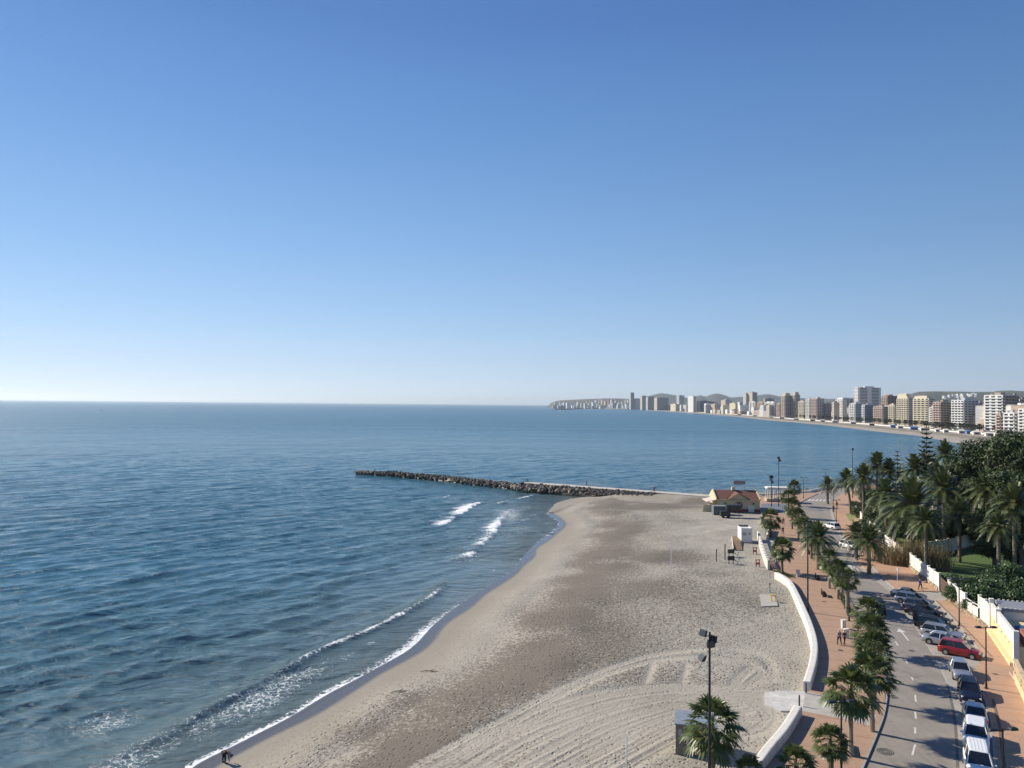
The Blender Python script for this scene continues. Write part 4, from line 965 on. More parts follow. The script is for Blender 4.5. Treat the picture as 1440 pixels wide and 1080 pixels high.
# ================================================================ GARDEN WALL, HOUSE WALL
GW=mat('garden_wall_paint',(.70,.675,.61),.85,.07,1.2,bump=.3); YL=mat('yellow_render',(.70,.54,.31),.85,.08,1.5,bump=.3)
b=NB('rubble_stone'); v=b.pos(); vo=b.n('ShaderNodeTexVoronoi'); vo.inputs['Scale'].default_value=2.6; b.l(v,vo.inputs['Vector'])
b.setc(b.mix(b.ramp(vo.outputs['Distance'],[(.25,0.0),(.6,1.0)]),b.ramp(b.noise(v,2,3),[(.3,(.36,.29,.20)),(.7,(.55,.48,.37))]),(.20,.15,.10))); b.rough(.95); b.nrm(b.bump(vo.outputs['Distance'],1,.12)); STONE=b.m
def gwall(pts,label,h0=.55,h1=2.5,step=2.6,name='garden_wall'):
    L=smoothline(PL(pts,.0),4); t=empty(name,(L[0].x,L[0].y,0),0,label,'wall'); o=Vector((L[0].x,L[0].y,0)); L=[p-o for p in L]
    g=MB(); g.sweep(L,[(-.28,-.3),(-.26,h0),(.26,h0+.05),(.3,-.3)][::-1]); g.build('stone_base',STONE,t)
    # resample into equal panels
    acc=[0]
    for a,b_ in zip(L,L[1:]): acc.append(acc[-1]+(b_-a).length)
    n=max(1,round(acc[-1]/step))
    def at(s):
        for i in range(len(acc)-1):
            if s<=acc[i+1]+1e-6: return L[i].lerp(L[i+1],(s-acc[i])/(acc[i+1]-acc[i]))
        return L[-1]
    for i in range(n+1):
        p=at(acc[-1]*i/n); g=MB(); g.box((p.x,p.y,(h1+.12)/2),(.30,.30,h1+.12)); g.box((p.x,p.y,h1+.15),(.38,.38,.07)); g.build('pillar',GW,t)
    for i in range(n):
        a=at(acc[-1]*i/n);b_=at(acc[-1]*(i+1)/n); d=(b_-a); m=(a+b_)/2; rz=math.atan2(d.y,d.x); g=MB()
        g.box((m.x,m.y,(h0+h1)/2),(d.length-.3,.12,h1-h0),rz=rz)
        for zz in (h0+.5,h0+1.0,h0+1.5): g.box((m.x,m.y,zz),(d.length-.3,.17,.05),rz=rz)
        g.build('panel',GW,t)
gwall([(1204,727),(1216,742),(1230,757),(1245,771),(1270,791),(1296,812),(1321,831)],'long white panelled garden wall on a rubble stone base')
gwall([(1335,842),(1345,850),(1352,857),(1358,862)],'short white garden wall between gate and dip')
gwall([(1358,862),(1368,869),(1378,875.5)],'low middle stretch of white garden wall under the shrubs',h1=1.7)
gwall([(1378,875.5),(1386,882),(1393,889)],'tall white wall panel next to the yellow house wall',h1=3.3)
# gate
a=P(1323,832,.06);b_=P(1333,841.5,.06); d=b_-a; t=empty('garden_gate',(a.x,a.y,.06),math.atan2(d.y,d.x),'brown timber garden gate closing the driveway','gate'); Lg=d.length; BR=mat('brown_timber',(.13,.085,.055),.8,.2,5)
g=MB()
for k in range(int(Lg/.16)): g.box((.1+k*.16,0,1.15),(.12,.05,2.0))
g.build('slats',BR,t); g=MB(); g.box((Lg/2,.05,.4),(Lg,.06,.12)); g.box((Lg/2,.05,1.9),(Lg,.06,.12)); g.build('frame',BR,t)
# yellow retaining wall with white parapet, pool terrace and grey roof behind
A=P(1393,889,0); B=P(1427,939,0); d=(B-A).normalized(); r=Vector((d.y,-d.x,0)); Ly=(B-A).length; az=math.atan2(d.y,d.x)
out=r if (r.x<0) else -r; inn=-out
t=empty('terrace_house',(A.x,A.y,0),az,'yellow terrace wall with white parapet, blue pool cover and grey roof','house')
iy=1 if (Matrix.Rotation(az,3,'Z')@Vector((0,1,0))).dot(inn)>0 else -1
g=MB(); g.box((Ly/2,iy*6,.95),(Ly,12,2.5)); g.box((Ly/2,-iy*.22,.25),(Ly,.45,.5))
for zz in (1.0,1.6): g.box((Ly/2,-iy*.012,zz),(Ly,.03,.035))
g.build('yellow_wall',YL,t)
g=MB(); g.box((Ly/2,iy*.12,2.85),(Ly+.2,.22,1.3)); g.box((Ly/2,iy*.12,3.53),(Ly+.3,.32,.08)); g.box((Ly*.30,iy*.12,3.0),(.5,.5,1.6)); g.box((-.05,iy*.12,2.0),(.5,.5,4.1)); g.box((Ly+.05,iy*.12,1.9),(.5,.5,3.9)); g.build('parapet',GW,t)
g=MB()
for k in range(5): g.box((Ly*(.2+.15*k),-iy*.02,1.9),(.12,.06,.12))
g.build('vent',TRIM,t)
g=MB(); g.box((Ly*.62,iy*5.2,2.35),(Ly*.42,7.5,.3)); g.build('pool_cover',mat('blue_tarp',(.03,.10,.20),.6,.15,2),t,bev=.05)
g=MB(); g.box((Ly*.02,iy*8.0,3.4),(4.2,14.5,.35)); g.build('roof',mat('grey_roof',(.22,.23,.25),.7,.12,2),t)
g=MB(); g.box((Ly*.02,iy*8.0,2.5),(3.8,14,1.6)); g.build('wall',GW,t)
g=MB(); g.box((Ly*.02,iy*8.0,3.58),(4.3,.2,.02)); 
for k in range(30): g.box((Ly*.02+2.15,iy*(1.2+k*.48),3.62),(.16,.2,.12))
for k in range(30): g.box((Ly*.02-2.15,iy*(1.2+k*.48),3.62),(.16,.2,.12))
g.build('ridge_tiles',GW,t)
g=MB(); g.box((Ly-1.2,iy*2.2,2.9),(2.2,2.6,1.4)); g.build('brick_hut',mat('red_brick',(.30,.11,.07),.9,.2,5),t)
# steps up to the house
b0=P(1421,952,.12); az2=az; t=empty('stone_steps',(b0.x,b0.y,.12),az2,'flight of red and white steps beside the yellow wall','steps')
STP=mat('step_tile',(.42,.24,.17),.8,.1,4); NOS=mat('step_nosing',(.70,.66,.58),.8,.05,4)
for k in range(5):
    g=MB(); g.box((.1,iy*(.3+k*.42),.16*(k+1)/2),(2.6,.42,.16*(k+1))); s_=g.build('step',STP,t)
    g=MB(); g.box((.1,iy*(.3+k*.42-.18),.16*(k+1)+.003),(2.6,.06,.02)); g.build('nosing',NOS,s_)
g=MB(); 
for k in range(2): g.tube([(1.45,iy*(.1+k*1.9),0),(1.45,iy*(.1+k*1.9),.95+k*.75)],.025,6)
g.tube([(1.45,iy*.1,.95),(1.45,iy*2.0,1.7)],.03,6); g.build('handrail',LM,t)
# balustrade wall on the right edge
A=P(1428,957,.0); Bq=P(1466,1040,.0); d=Bq-A; az=math.atan2(d.y,d.x); Lb=d.length
t=empty('balustrade_wall',(A.x,A.y,.12),az,'pale yellow low wall with carved stone balusters at the right edge','wall')
g=MB(); g.box((Lb/2,0,.35),(Lb,.35,.9)); g.build('yellow_wall',YL,t)
g=MB(); g.box((Lb/2,0,1.92),(Lb+.2,.42,.14)); g.build('coping',mat('sand_stone',(.55,.43,.27),.85,.1,4),t)
for k in range(int(Lb/.5)):
    g=MB(); x=.25+k*.5; g.tube([(x,0,.8),(x,0,.95),(x,0,1.15),(x,0,1.4),(x,0,1.6),(x,0,1.86)],[.12,.09,.14,.08,.07,.13],10); g.build('baluster',mat('sand_stone',(.55,.43,.27),.85),t,smooth=True)
gwall([(1301,781),(1330,777),(1352,772),(1375,765)],'white wall half hidden behind the trunks inside the garden',h0=.1,h1=2.4,step=3.5)
g=MB(); c=P(1339.5,777,0); g.tube([(0,0,0),(0,0,.2),(0,0,.25),(0,0,1.3),(0,0,1.8),(0,0,2.1)],[.4,.4,.15,.28,.14,.10],10); tag(g.build('garden_statue',WW,loc=(c.x,c.y,0),smooth=True),'white statue on the shaded lawn between two trunks','statue')
# ---- railings / low concrete posts at the parking
for x,y,lb in [(1263.0,0,''),]: pass
def planter(x,y,label):
    c=P(x,y,0); t=empty('traffic_separator',(c.x,c.y,0),R(-10),label,'kerb island','traffic islands'); g=MB(); g.poly([(-1.6,-.5),(1.5,-.6),(1.7,.5),(-1.5,.6)],0,.16); g.build('kerb',KERB,t); g=MB(); g.poly([(-1.35,-.3),(1.25,-.4),(1.45,.3),(-1.25,.4)],.14,.175); g.build('infill',mat('brown_joint',(.17,.105,.07)),t)
planter(1321,926,'small brick island at the near end of the angled parking')
planter(1251,842,'small brick island at the far end of the angled parking')
# bench + bin near the strollers, traffic signs
def bench(x,y,rz,label):
    c=P(x,y,.12); t=empty('park_bench',(c.x,c.y,.12),rz,label,'bench','benches on the red walk')
    g=MB(); 
    for k in range(3): g.box((0,-.18+k*.17,.45),(1.7,.13,.05))
    g.build('seat',mat('dark_timber',(.07,.045,.03),.7,.2,6),t)
    g=MB()
    for k in range(2): g.box((0,.28,.65+k*.18),(1.7,.05,.13))
    g.build('backrest',mat('dark_timber',(.07,.045,.03)),t)
    for s in (-1,1):
        g=MB(); g.box((s*.7,0,.22),(.07,.5,.44)); g.box((s*.7,.3,.45),(.07,.07,.85)); g.build('leg',LM,t)
bench(1187,1052,R(70),'dark bench under the tall near fan palm'); bench(1159,838,R(75),'dark bench facing the walk near the mast'); bench(1150,815,R(75),'dark bench in the kerb row under the feather palm'); bench(1139,779,R(75),'dark bench further along under the kerb palms')
for x,y,lb in [(1190,897,'white cabinet beside the two strollers'),(1186,884,'upright white cabinet behind the strollers'),(1122,811,'white cabinet standing alone on the red walk')]:
    c=P(x,y,.12); t=empty('service_cabinet',(c.x,c.y,.12),R(15),lb,'cabinet','white cabinets on the red walk'); g=MB(); g.box((0,0,.5),(.5,.35,1.0)); g.build('body',WW,t,bev=.03); g=MB(); g.box((0,0,1.04),(.58,.43,.06)); g.build('lid',GW,t)
# ================================================================ PEOPLE
SKIN=mat('skin',(.42,.25,.17),.6,.05,6); HAIR=mat('dark_hair',(.03,.02,.015),.8,.1,9); GHAIR=mat('grey_hair',(.35,.33,.31),.8,.1,9)
def skinned(name,nodes,edges,m,parent,sub=1):
    me=bpy.data.meshes.new(name); me.from_pydata([n[:3] for n in nodes],edges,[]); o=bpy.data.objects.new(name,me); COL.objects.link(o)
    md=o.modifiers.new('s','SKIN'); bpy.context.view_layer.objects.active=o
    for i,n in enumerate(nodes):
        v=me.skin_vertices[0].data[i]; v.radius=(n[3],n[4] if len(n)>4 else n[3]); v.use_root=(i==0)
    s2=o.modifiers.new('u','SUBSURF'); s2.levels=sub; s2.render_levels=sub
    dg=bpy.context.evaluated_depsgraph_get(); ev=o.evaluated_get(dg); nm=bpy.data.meshes.new_from_object(ev); bpy.data.objects.remove(o)
    nm.materials.clear(); nm.materials.append(m); nm.polygons.foreach_set('use_smooth',[True]*len(nm.polygons))
    return putmesh(name,nm,parent)
def walker(x,y,rz,label,top,leg,z0=.12,h=1.72,stride=.22,hair=HAIR,coat=False,arms=.12,name='person',hold=None,at=None):
    c=at or P(x,y,z0); k=h/1.72; t=empty(name,(c.x,c.y,z0),rz,label,'person')
    s=stride; A=arms
    N=[(0,0,.95,.125,.10),(0,0,1.15,.13,.09),(0,0,1.38,.16,.10),(0,.0,1.48,.06,.06),(0,.01,1.58,.085,.10),(0,.01,1.66,.07,.09),
       (-.10,s*.3,.88,.09),(-.10,s*.9,.50,.06),(-.10,s*.8,.10,.042),(-.10,s*.8+.14,.04,.04,.035),
       (.10,-s*.3,.88,.09),(.10,-s*.3,.50,.06),(.10,-s*1.2,.12,.042),(.10,-s*1.2+.13,.04,.04,.035),
       (-.19,0,1.40,.055),(-.24,-A*.5,1.14,.042),(-.24,A*.4,.90,.032),(-.24,A*.6,.82,.034,.02),
       (.19,0,1.40,.055),(.24,A*.2,1.14,.042),(.24,A*1.2,.92,.032),(.24,A*1.5,.85,.034,.02)]
    E=[(0,1),(1,2),(2,3),(3,4),(4,5),(0,6),(6,7),(7,8),(8,9),(0,10),(10,11),(11,12),(12,13),(2,14),(14,15),(15,16),(16,17),(2,18),(18,19),(19,20),(20,21)]
    bodyo=skinned('body',N,E,SKIN,t)
    g=1.22
    tn=[(0,0,.92 if not coat else .72,.15,.12)]+[(n[0],n[1],n[2],n[3]*g if len(n)<5 else n[3]*1.12,(n[4] if len(n)>4 else n[3])*1.2) for n in (N[1],N[2])]+[(n[0],n[1],n[2],n[3]*1.3) for n in (N[14],N[15],N[16],N[18],N[19],N[20])]
    skinned('jacket',tn,[(0,1),(1,2),(2,3),(3,4),(4,5),(2,6),(6,7),(7,8)],top,t)
    ln=[(0,0,.94,.14,.115)]+[(n[0],n[1],n[2],n[3]*1.28) for n in (N[6],N[7],N[8],N[10],N[11],N[12])]
    skinned('trousers',ln,[(0,1),(1,2),(2,3),(0,4),(4,5),(5,6)],leg,t)
    for sx,q in ((-.10,N[9]),(.10,N[13])):
        gg=MB(); gg.box((sx,q[1]-.03,.035),(.09,.27,.07)); gg.build('shoe',TRIM,t,bev=.02)
    gg=MB(); M=Matrix.Translation((0,-.015,1.665))
    pts=[]; 
    for i in range(5):
        for j in range(10):
            th=math.pi*.5*i/4; ph=6.283*j/10; pts.append((.095*math.cos(ph)*math.cos(th),-.012+.112*math.sin(ph)*math.cos(th),1.655+.095*math.sin(th)))
    fs=[(i*10+j,i*10+(j+1)%10,(i+1)*10+(j+1)%10,(i+1)*10+j) for i in range(4) for j in range(10)]
    gg.add(pts,fs); gg.build('hair',hair,t,smooth=True)
    t.scale=(k,k,k); return t
CL=lambda n,c: mat('cloth_'+n,c,.9,.15,8)
walker(1180.5,907,R(10),'person in a grey jacket with grey hair walking on the red walk',CL('grey',(.22,.23,.26)),CL('dark',(.03,.032,.04)),hair=GHAIR)
walker(1187.5,906.5,R(10),'person all in black walking beside the person in grey',CL('black',(.015,.015,.018)),CL('black',(.015,.015,.018)),h=1.64,stride=-.2)
walker(1294,830,R(-160),'person in a bright blue jacket walking on the right pavement',CL('blue',(.03,.08,.42)),CL('dark',(.03,.032,.04)),stride=.25)
walker(1101,751.5,R(5),'person in dark clothes on the walk beyond the lone fan palm',CL('dark',(.03,.032,.04)),CL('dark',(.03,.032,.04)))
walker(1101.5,738,R(180),'person in brown standing farther along the walk than the dark one',CL('brown',(.12,.08,.06)),CL('dark',(.03,.032,.04)))
walker(1172,719,R(180),'person in black on the right pavement near the grass verge',CL('black',(.015,.015,.018)),CL('black',(.015,.015,.018)))
walker(1177,714,R(180),'person in grey brown at the pavement under the far palms',CL('taupe',(.15,.12,.11)),CL('dark',(.03,.032,.04)))
walker(1134.5,692,R(100),'person in dark clothes near the far sea wall',CL('dark',(.03,.032,.04)),CL('dark',(.03,.032,.04)))
walker(1213,783,R(30),'person in pale clothes standing between the two feather palms',CL('pale',(.5,.48,.45)),CL('tan',(.3,.22,.15)))
# bending figure at the water's edge
c=P(317.5,1072,SEA+.06); t=empty('person',(c.x,c.y,SEA+.03),R(0),'person in black bent double at the water edge, arms hanging down','person')
N=[(-.12,0,.86,.14,.13),(.06,-.02,.92,.14,.11),(.30,-.06,.80,.15,.11),(.40,-.08,.70,.06,.06),(.49,-.10,.60,.085,.10),(.52,-.11,.53,.07,.08),
 (-.20,.07,.78,.10),(-.26,.12,.44,.065),(-.30,.10,.10,.045),(-.20,.10,.04,.04,.035),
 (-.06,-.10,.78,.10),(.0,-.14,.44,.065),(-.0,-.16,.10,.045),(.12,-.16,.04,.04,.035),
 (.30,.10,.76,.05),(.33,.14,.50,.042),(.36,.12,.28,.032),(.37,.12,.20,.03,.02),
 (.30,-.22,.74,.05),(.34,-.26,.48,.042),(.38,-.26,.24,.032),(.39,-.26,.16,.03,.02)]
E=[(0,1),(1,2),(2,3),(3,4),(4,5),(0,6),(6,7),(7,8),(8,9),(0,10),(10,11),(11,12),(12,13),(2,14),(14,15),(15,16),(16,17),(2,18),(18,19),(19,20),(20,21)]
skinned('body',N,E,SKIN,t); BLC=CL('black',(.015,.015,.018))
skinned('jacket',[(n[0],n[1],n[2],n[3]*1.2,(n[4] if len(n)>4 else n[3])*1.2) for n in [N[i] for i in (0,1,2,14,15,16,18,19,20)]],[(0,1),(1,2),(2,3),(3,4),(4,5),(2,6),(6,7),(7,8)],BLC,t)
skinned('trousers',[(n[0],n[1],n[2],n[3]*1.25) for n in [N[i] for i in (0,6,7,8,10,11,12)]],[(0,1),(1,2),(2,3),(0,4),(4,5),(5,6)],BLC,t)
g=MB(); g.tube([(.44,-.09,.70),(.50,-.10,.63),(.55,-.11,.55)],[.07,.115,.08],10); g.build('hair',HAIR,t,smooth=True)
for q in (9,13): g=MB(); g.box((N[q][0],N[q][1],.04),(.27,.1,.08)); g.build('shoe',TRIM,t,bev=.02)
# ================================================================ GROYNE
ROCKM=[mat('groyne_rock',(.120,.102,.082),.95,.35,1.3,bump=.8,obj=False),mat('pale_rock',(.34,.28,.21),.95,.3,1.3,bump=.8,obj=False),mat('wet_rock',(.05,.045,.035),.6,.35,1.3,bump=.8,obj=False)]
def rockmesh(seed,m):
    random.seed(seed); bm=bmesh.new(); bmesh.ops.create_icosphere(bm,subdivisions=2,radius=1)
    cuts=[(Vector((rnd(-1,1),rnd(-1,1),rnd(-.8,1))).normalized(),rnd(.55,.85)) for _ in range(9)]
    for v in bm.verts:
        for n,d in cuts:
            q=v.co.dot(n)
            if q>d: v.co-=n*(q-d)
        v.co*=rnd(.96,1.04)
    for f in bm.faces: f.smooth=False
    me=bpy.data.meshes.new('rock'); bm.to_mesh(me); bm.free(); me.materials.append(m); return me
RM=[[rockmesh(900+i+10*j,ROCKM[j]) for i in range(4)] for j in range(3)]
random.seed(42)
fr=[(497,667),(520,668.5),(560,671.5),(620,677.5),(680,684.5),(740,691.5),(790,695),(840,697.5),(880,699.5),(905,700)]
gl=smoothline([P(a,b,SEA) for a,b in fr],6); acc=[0]
for a,b_ in zip(gl,gl[1:]): acc.append(acc[-1]+(b_-a).length)
LG_=acc[-1]
def gat(s):
    for i in range(len(acc)-1):
        if s<=acc[i+1]+1e-6:
            t_=(gl[i+1]-gl[i]).normalized(); return gl[i].lerp(gl[i+1],(s-acc[i])/(acc[i+1]-acc[i])),t_
    return gl[-1],(gl[-1]-gl[-2]).normalized()
rocks=[]
for i in range(1300):
    s=rnd(0,LG_); u=rnd(0,1); p,t_=gat(s); nr=Vector((-t_.y,t_.x,0)); 
    if nr.y<0: nr=-nr
    wid=5.0+3.0*min(1,s/30); u=(.28+.5*u if s>LG_*.78 else u); off=u*wid; f=off/wid
    zt=SEA+ (1.75*math.sin(math.pi*min(1,f*1.0+.12))**.6 if f<.95 else .6); zt=SEA+(zt-SEA)*(.55+.45*min(1,s/18))
    if LG_*.63<s<=LG_*.78 and f>.42: continue
    if s>LG_*.78: zt=.25+.75*f
    r_=rnd(.38,.80)*(1.0 if s<LG_*.8 else .8); q=p+nr*off; z=zt-r_*.45+rnd(-.3,.25)
    rocks.append((q.x,q.y,z,r_,s,f))
pn=smoothline([P(738,678.5,.75),P(780,681.2,.75),P(830,685,.7),P(880,688.6,.6),P(925,691.8,.5)],10)
rocks=[r for r in rocks if r[4]<=LG_*.78]
for i in range(420):
    q=rnd(0,1); k=min(len(pn)-2,int(q*(len(pn)-1))); p=pn[k].lerp(pn[k+1],rnd(0,1)); t_=(pn[k+1]-pn[k]).normalized(); nr=Vector((t_.y,-t_.x,0)); nr=nr if nr.y<0 else -nr
    u=rnd(0,1); rr_k=rnd(.4,.8)*(1-.35*q); off=2.6+u*(4.6-2.4*q)
    rocks.append(((p+nr*off).x,(p+nr*off).y,p.z-.15-u*(1.9-1.1*q)+rnd(-.1,.2),rr_k,LG_*(.7+.3*q),.3))
rocks.sort(key=lambda a:-(a[3]*(1.4 if a[5]<.6 else .8)))
def putrock(r,par=None):
    x,y,z,rr,s,f=r; j=2 if z<SEA+.25 else (1 if (s>LG_*.55 and rnd(0,1)<.5) or rnd(0,1)<.06 else 0)
    o=bpy.data.objects.new('boulder',random.choice(RM[j])); COL.objects.link(o); o.location=(x,y,z); o.rotation_euler=(rnd(0,6),rnd(0,6),rnd(0,6)); o.scale=(rr*rnd(.9,1.3),rr*rnd(.9,1.2),rr*rnd(.7,.95)); return o
for r in rocks[:295]:
    tag(putrock(r),'angular brown boulder piled on the long rock groyne','boulder','boulders of the rock groyne')
# the rest as one heap
bm=bmesh.new()
for r in rocks[295:]:
    x,y,z,rr,s,f=r; me=random.choice(RM[0]); M=Matrix.Translation((x,y,z))@Matrix.Rotation(rnd(0,6),4,'X')@Matrix.Rotation(rnd(0,6),4,'Z')@Matrix.Diagonal((rr*1.1,rr,rr*.85,1))
    k=len(bm.verts); bm.from_mesh(me); bm.verts.ensure_lookup_table()
    for v in bm.verts[k:]: v.co=M@v.co
me=bpy.data.meshes.new('small_boulders'); bm.to_mesh(me); bm.free(); me.materials.append(ROCKM[0])
o=bpy.data.objects.new('small_boulders',me); COL.objects.link(o); tag(o,'smaller brown stones filling the gaps of the rock groyne','boulders',kind='stuff')
# core of the groyne + concrete path
core=[gat(LG_*k/20)[0] for k in range(21)]
g=MB(); L=[]
for k in range(21):
    p,t_=gat(LG_*k/20); nr=Vector((-t_.y,t_.x,0)); nr=nr if nr.y>0 else -nr; L.append(p+nr*(3.2+1.2*min(1,k/5)))
g.sweep([Vector((p.x,p.y,0)) for p in L],[(-3.4,SEA-1),(-1.5,SEA+1.3),(1.5,SEA+1.3),(3.4,SEA-1)][::-1]); tag(g.build('groyne_core',ROCKM[2]),kind='structure')
PTH=mat('pale_path',(.50,.45,.38),.9,.12,.5,obj=False)
pts=[]
for x,y,z in [(738,678.5,.75),(780,681.2,.75),(830,685,.7),(880,688.6,.6),(930,692.2,.5),(975,695.6,.45),(1003,697.5,.4),(1035,697.5,.3),(1066,696,.2)]: pts.append(P(x,y,z))
g=MB(); g.sweep([Vector((p.x,p.y,p.z)) for p in smoothline(pts,4)],[(-2.6,-2.6),(-2.4,-.02),(2.0,0),(2.2,-2.6)][::-1]); tag(g.build('jetty_path',PTH),kind='structure')
for x,y,z,l in [(527,664.5,.6,'lone person in dark clothes standing near the tip of the rock groyne'),(825,683,.75,'person in dark clothes on the pale jetty path above the rocks'),(920,692,.5,'person in black on the jetty path over the beach'),(742,679,.85,'person crouched dark at the end of the jetty path')]:
    b0=P(x,y,z); walker(0,0,rnd(0,6),l,CL('black',(.015,.015,.018)),CL('dark',(.03,.032,.04)),z0=z if x!=527 else .55,at=b0,h=1.75 if x!=742 else 1.5)
# ================================================================ BEACH HOUSE
YW=mat('house_yellow',(.58,.49,.31),.85,.07,1.5); TILE=mat('roof_tiles',(.165,.075,.052),.85,.4,3.5,bump=.6,bscale=9); WD=mat('white_door',(.7,.69,.66),.6,.04,3); MAR=mat('maroon_base',(.20,.06,.05),.85,.1,3)
b0=P(1008,720.5,-.35); W=10.9; t=empty('beach_house',(b0.x,b0.y,-.35),R(-3),'yellow beach house with red tiled roof and central gable','house')
g=MB(); g.box((W/2,4.2,1.65),(W,8.4,3.4)); 
g.add([(W*.5-2.7,-.06,3.3),(W*.5+2.7,-.06,3.3),(W*.5,-.06,4.9),(W*.5-2.7,1.9,3.3),(W*.5+2.7,1.9,3.3),(W*.5,1.9,4.9)],[(0,1,2),(3,5,4),(0,2,5,3),(1,4,5,2)])
for x in (-.12,W+.12): g.add([(x-.15,0-.2,3.2),(x+.15,-.2,3.2),(x+.15,-.2,3.6),(x-.15,-.2,3.6),(x-.15,4.2,5.6),(x+.15,4.2,5.6),(x-.15,8.6,3.4),(x+.15,8.6,3.4),(x-.15,4.2,3.2),(x+.15,4.2,3.2)],[(0,1,2,3),(3,2,5,4),(4,5,7,6),(0,3,4,8),(8,4,6),(1,9,5,2),(9,7,5)])
g.build('wall',YW,t)
g=MB(); g.add([(0,-.35,3.25),(W,-.35,3.25),(W,4.2,5.35),(0,4.2,5.35),(0,8.7,3.25),(W,8.7,3.25)],[(0,1,2,3),(3,2,5,4)])
g.add([(W*.5-3.0,-.35,3.22),(W*.5,-.35,5.02),(W*.5,3.8,5.1),(W*.5-3.0,.0,3.5),(W*.5+3.0,-.35,3.22),(W*.5+3.0,0,3.5)],[(0,1,2,3),(1,4,5,2)])
rf_=g.build('roof',TILE,t)
g=MB(); g.box((W*.47,4.2,5.7),(.8,.8,.9)); g.build('chimney',YW,rf_)
g=MB(); g.box((W*.5,-.03,.45),(W+.02,.06,1.0)); g.build('base_band',MAR,t)
g=MB(); g.add([(W*.5-1.1,-.05,1.3),(W*.5+1.1,-.05,1.3)]+[(W*.5+1.1*math.cos(a),-.05,2.2+.6*math.sin(a)) for a in [math.pi*k/8 for k in range(9)]],[tuple(range(11))]); wn=g.build('window',GLASS,t)
g=MB()
for k in (-.5,0,.5): g.box((W*.5+k*1.1,-.08,1.9),(.06,.05,1.3))
g.box((W*.5,-.08,2.2),(2.2,.05,.06)); g.build('mullion',WD,wn)
for x in (W*.2,W*.85): g=MB(); g.tube([(x,-.07,2.35),(x,.02,2.35)],.3,12); g.build('round_window',GLASS,t)
g=MB(); g.box((W*.80,-.06,.95),(1.5,.1,1.9)); g.build('door',WD,t,bev=.02)
g=MB(); g.box((W*.5,-.4,3.28),(W+.4,.14,.14)); g.build('gutter',YW,t)
g=MB(); g.box((W*.64,5.2,7.2),(3.1,.12,1.0)); g.box((W*.64-1.3,5.2,5.9),(.08,.08,1.9)); g.box((W*.64+1.3,5.2,5.9),(.08,.08,1.9)); g.build('roof_sign',mat('sign_pinkish',(.34,.25,.25),.6,.15,4),t)
# side stairs and awning on the left
g=MB()
for k in range(9): g.box((-1.0-k*.28,1.4,(2.2-k*.25)/2),(.30,3.0,2.2-k*.25))
g.box((-2.2,-.2,1.0),(3.2,.15,2.0),taper=.8); g.build('stairs',YW,t)
g=MB(); g.add([(-2.6,0,2.7),(0,0,3.3),(0,6,3.3),(-2.6,6,2.7),(-2.6,0,2.62),(0,0,3.2),(0,6,3.2),(-2.6,6,2.62)],[(0,1,2,3),(7,6,5,4),(0,4,5,1),(1,5,6,2),(2,6,7,3),(3,7,4,0)]); g.tube([(-2.5,.1,0),(-2.5,.1,2.7)],.06,6); g.tube([(-2.5,5.8,0),(-2.5,5.8,2.7)],.06,6); g.build('awning',mat('pink_awning',(.58,.48,.42),.8,.05,3),t)
# grey container and dark trailer in front
b1=PS(1003.5,724.5); t=empty('storage_container',b1,R(-2),'grey green storage container in front of the yellow beach house','container'); CGM=mat('container_grey',(.13,.15,.155),.6,.1,3)
g=MB(); g.box((2,1.1,1.1),(4.0,2.2,2.2))
for k in range(14): g.box((.2+k*.28,-.02,1.1),(.1,.05,2.0))
g.build('body',CGM,t); g=MB(); g.box((2,1.1,2.24),(4.1,2.3,.08)); g.build('roof',mat('container_top',(.22,.25,.24),.6,.1,3),t)
b1=PS(1014,728.5); t=empty('dark_trailer',b1,R(-4),'dark covered trailer standing in front of the maroon base','trailer')
g=MB(); g.box((1.1,.8,1.0),(2.3,1.6,1.2)); g.box((3.2,1.3,2.4),(3.4,1.6,1.3)); g.build('body',TRIM,t,bev=.05); 
for x in (2.2,4.4): g=MB(); g.tube([(x,.5,0),(x,.5,2.4)],.07,6); g.build('leg',LM,t)
for x in (.5,1.7): g=MB(); g.tube([(x,-.05,.3),(x,.2,.3)],.3,12); g.build('wheel',TYRE,t)
# ---- colonnade
b1=P(1079,706,-.0); t=empty('white_colonnade',(b1.x,b1.y,0),R(-8),'white flat roofed colonnade behind the tall mast','pavilion')
g=MB(); g.box((3,1.6,3.9),(6.2,3.6,.35)); g.box((3,1.6,4.1),(5.6,3.0,.15)); g.build('roof',GW,t)
for x in (.2,1.35,2.5,3.65,4.8,5.8):
    for y in (.1,3.1): g=MB(); g.tube([(x,y,.9),(x,y,1.0),(x,y,3.75)],[.18,.14,.13],8); g.build('column',WW,t)
g=MB(); g.box((3,1.6,.5),(6.4,3.8,.9)); g.build('plinth',mat('tan_plinth',(.42,.33,.24),.9,.1,2),t)
g=MB(); g.add([(-.6,-.3,.2),(-.6,-.05,.2),(3,-.05,1.6),(3,-.3,1.6),(-.6,-.3,0),(-.6,-.05,0),(3,-.05,0),(3,-.3,0)],[(0,3,2,1),(0,4,7,3),(1,2,6,5),(0,1,5,4),(2,3,7,6)]); g.build('ramp_wall',WW,t)
# dark blue-grey apron beside the house
g=MB(); g.poly(PL([(1070,709),(1106,708.5),(1108,722),(1072,723)]),.05,.135); tag(g.build('dark_apron',mat('slate',(.16,.17,.20),.8,.15,1)),kind='structure')
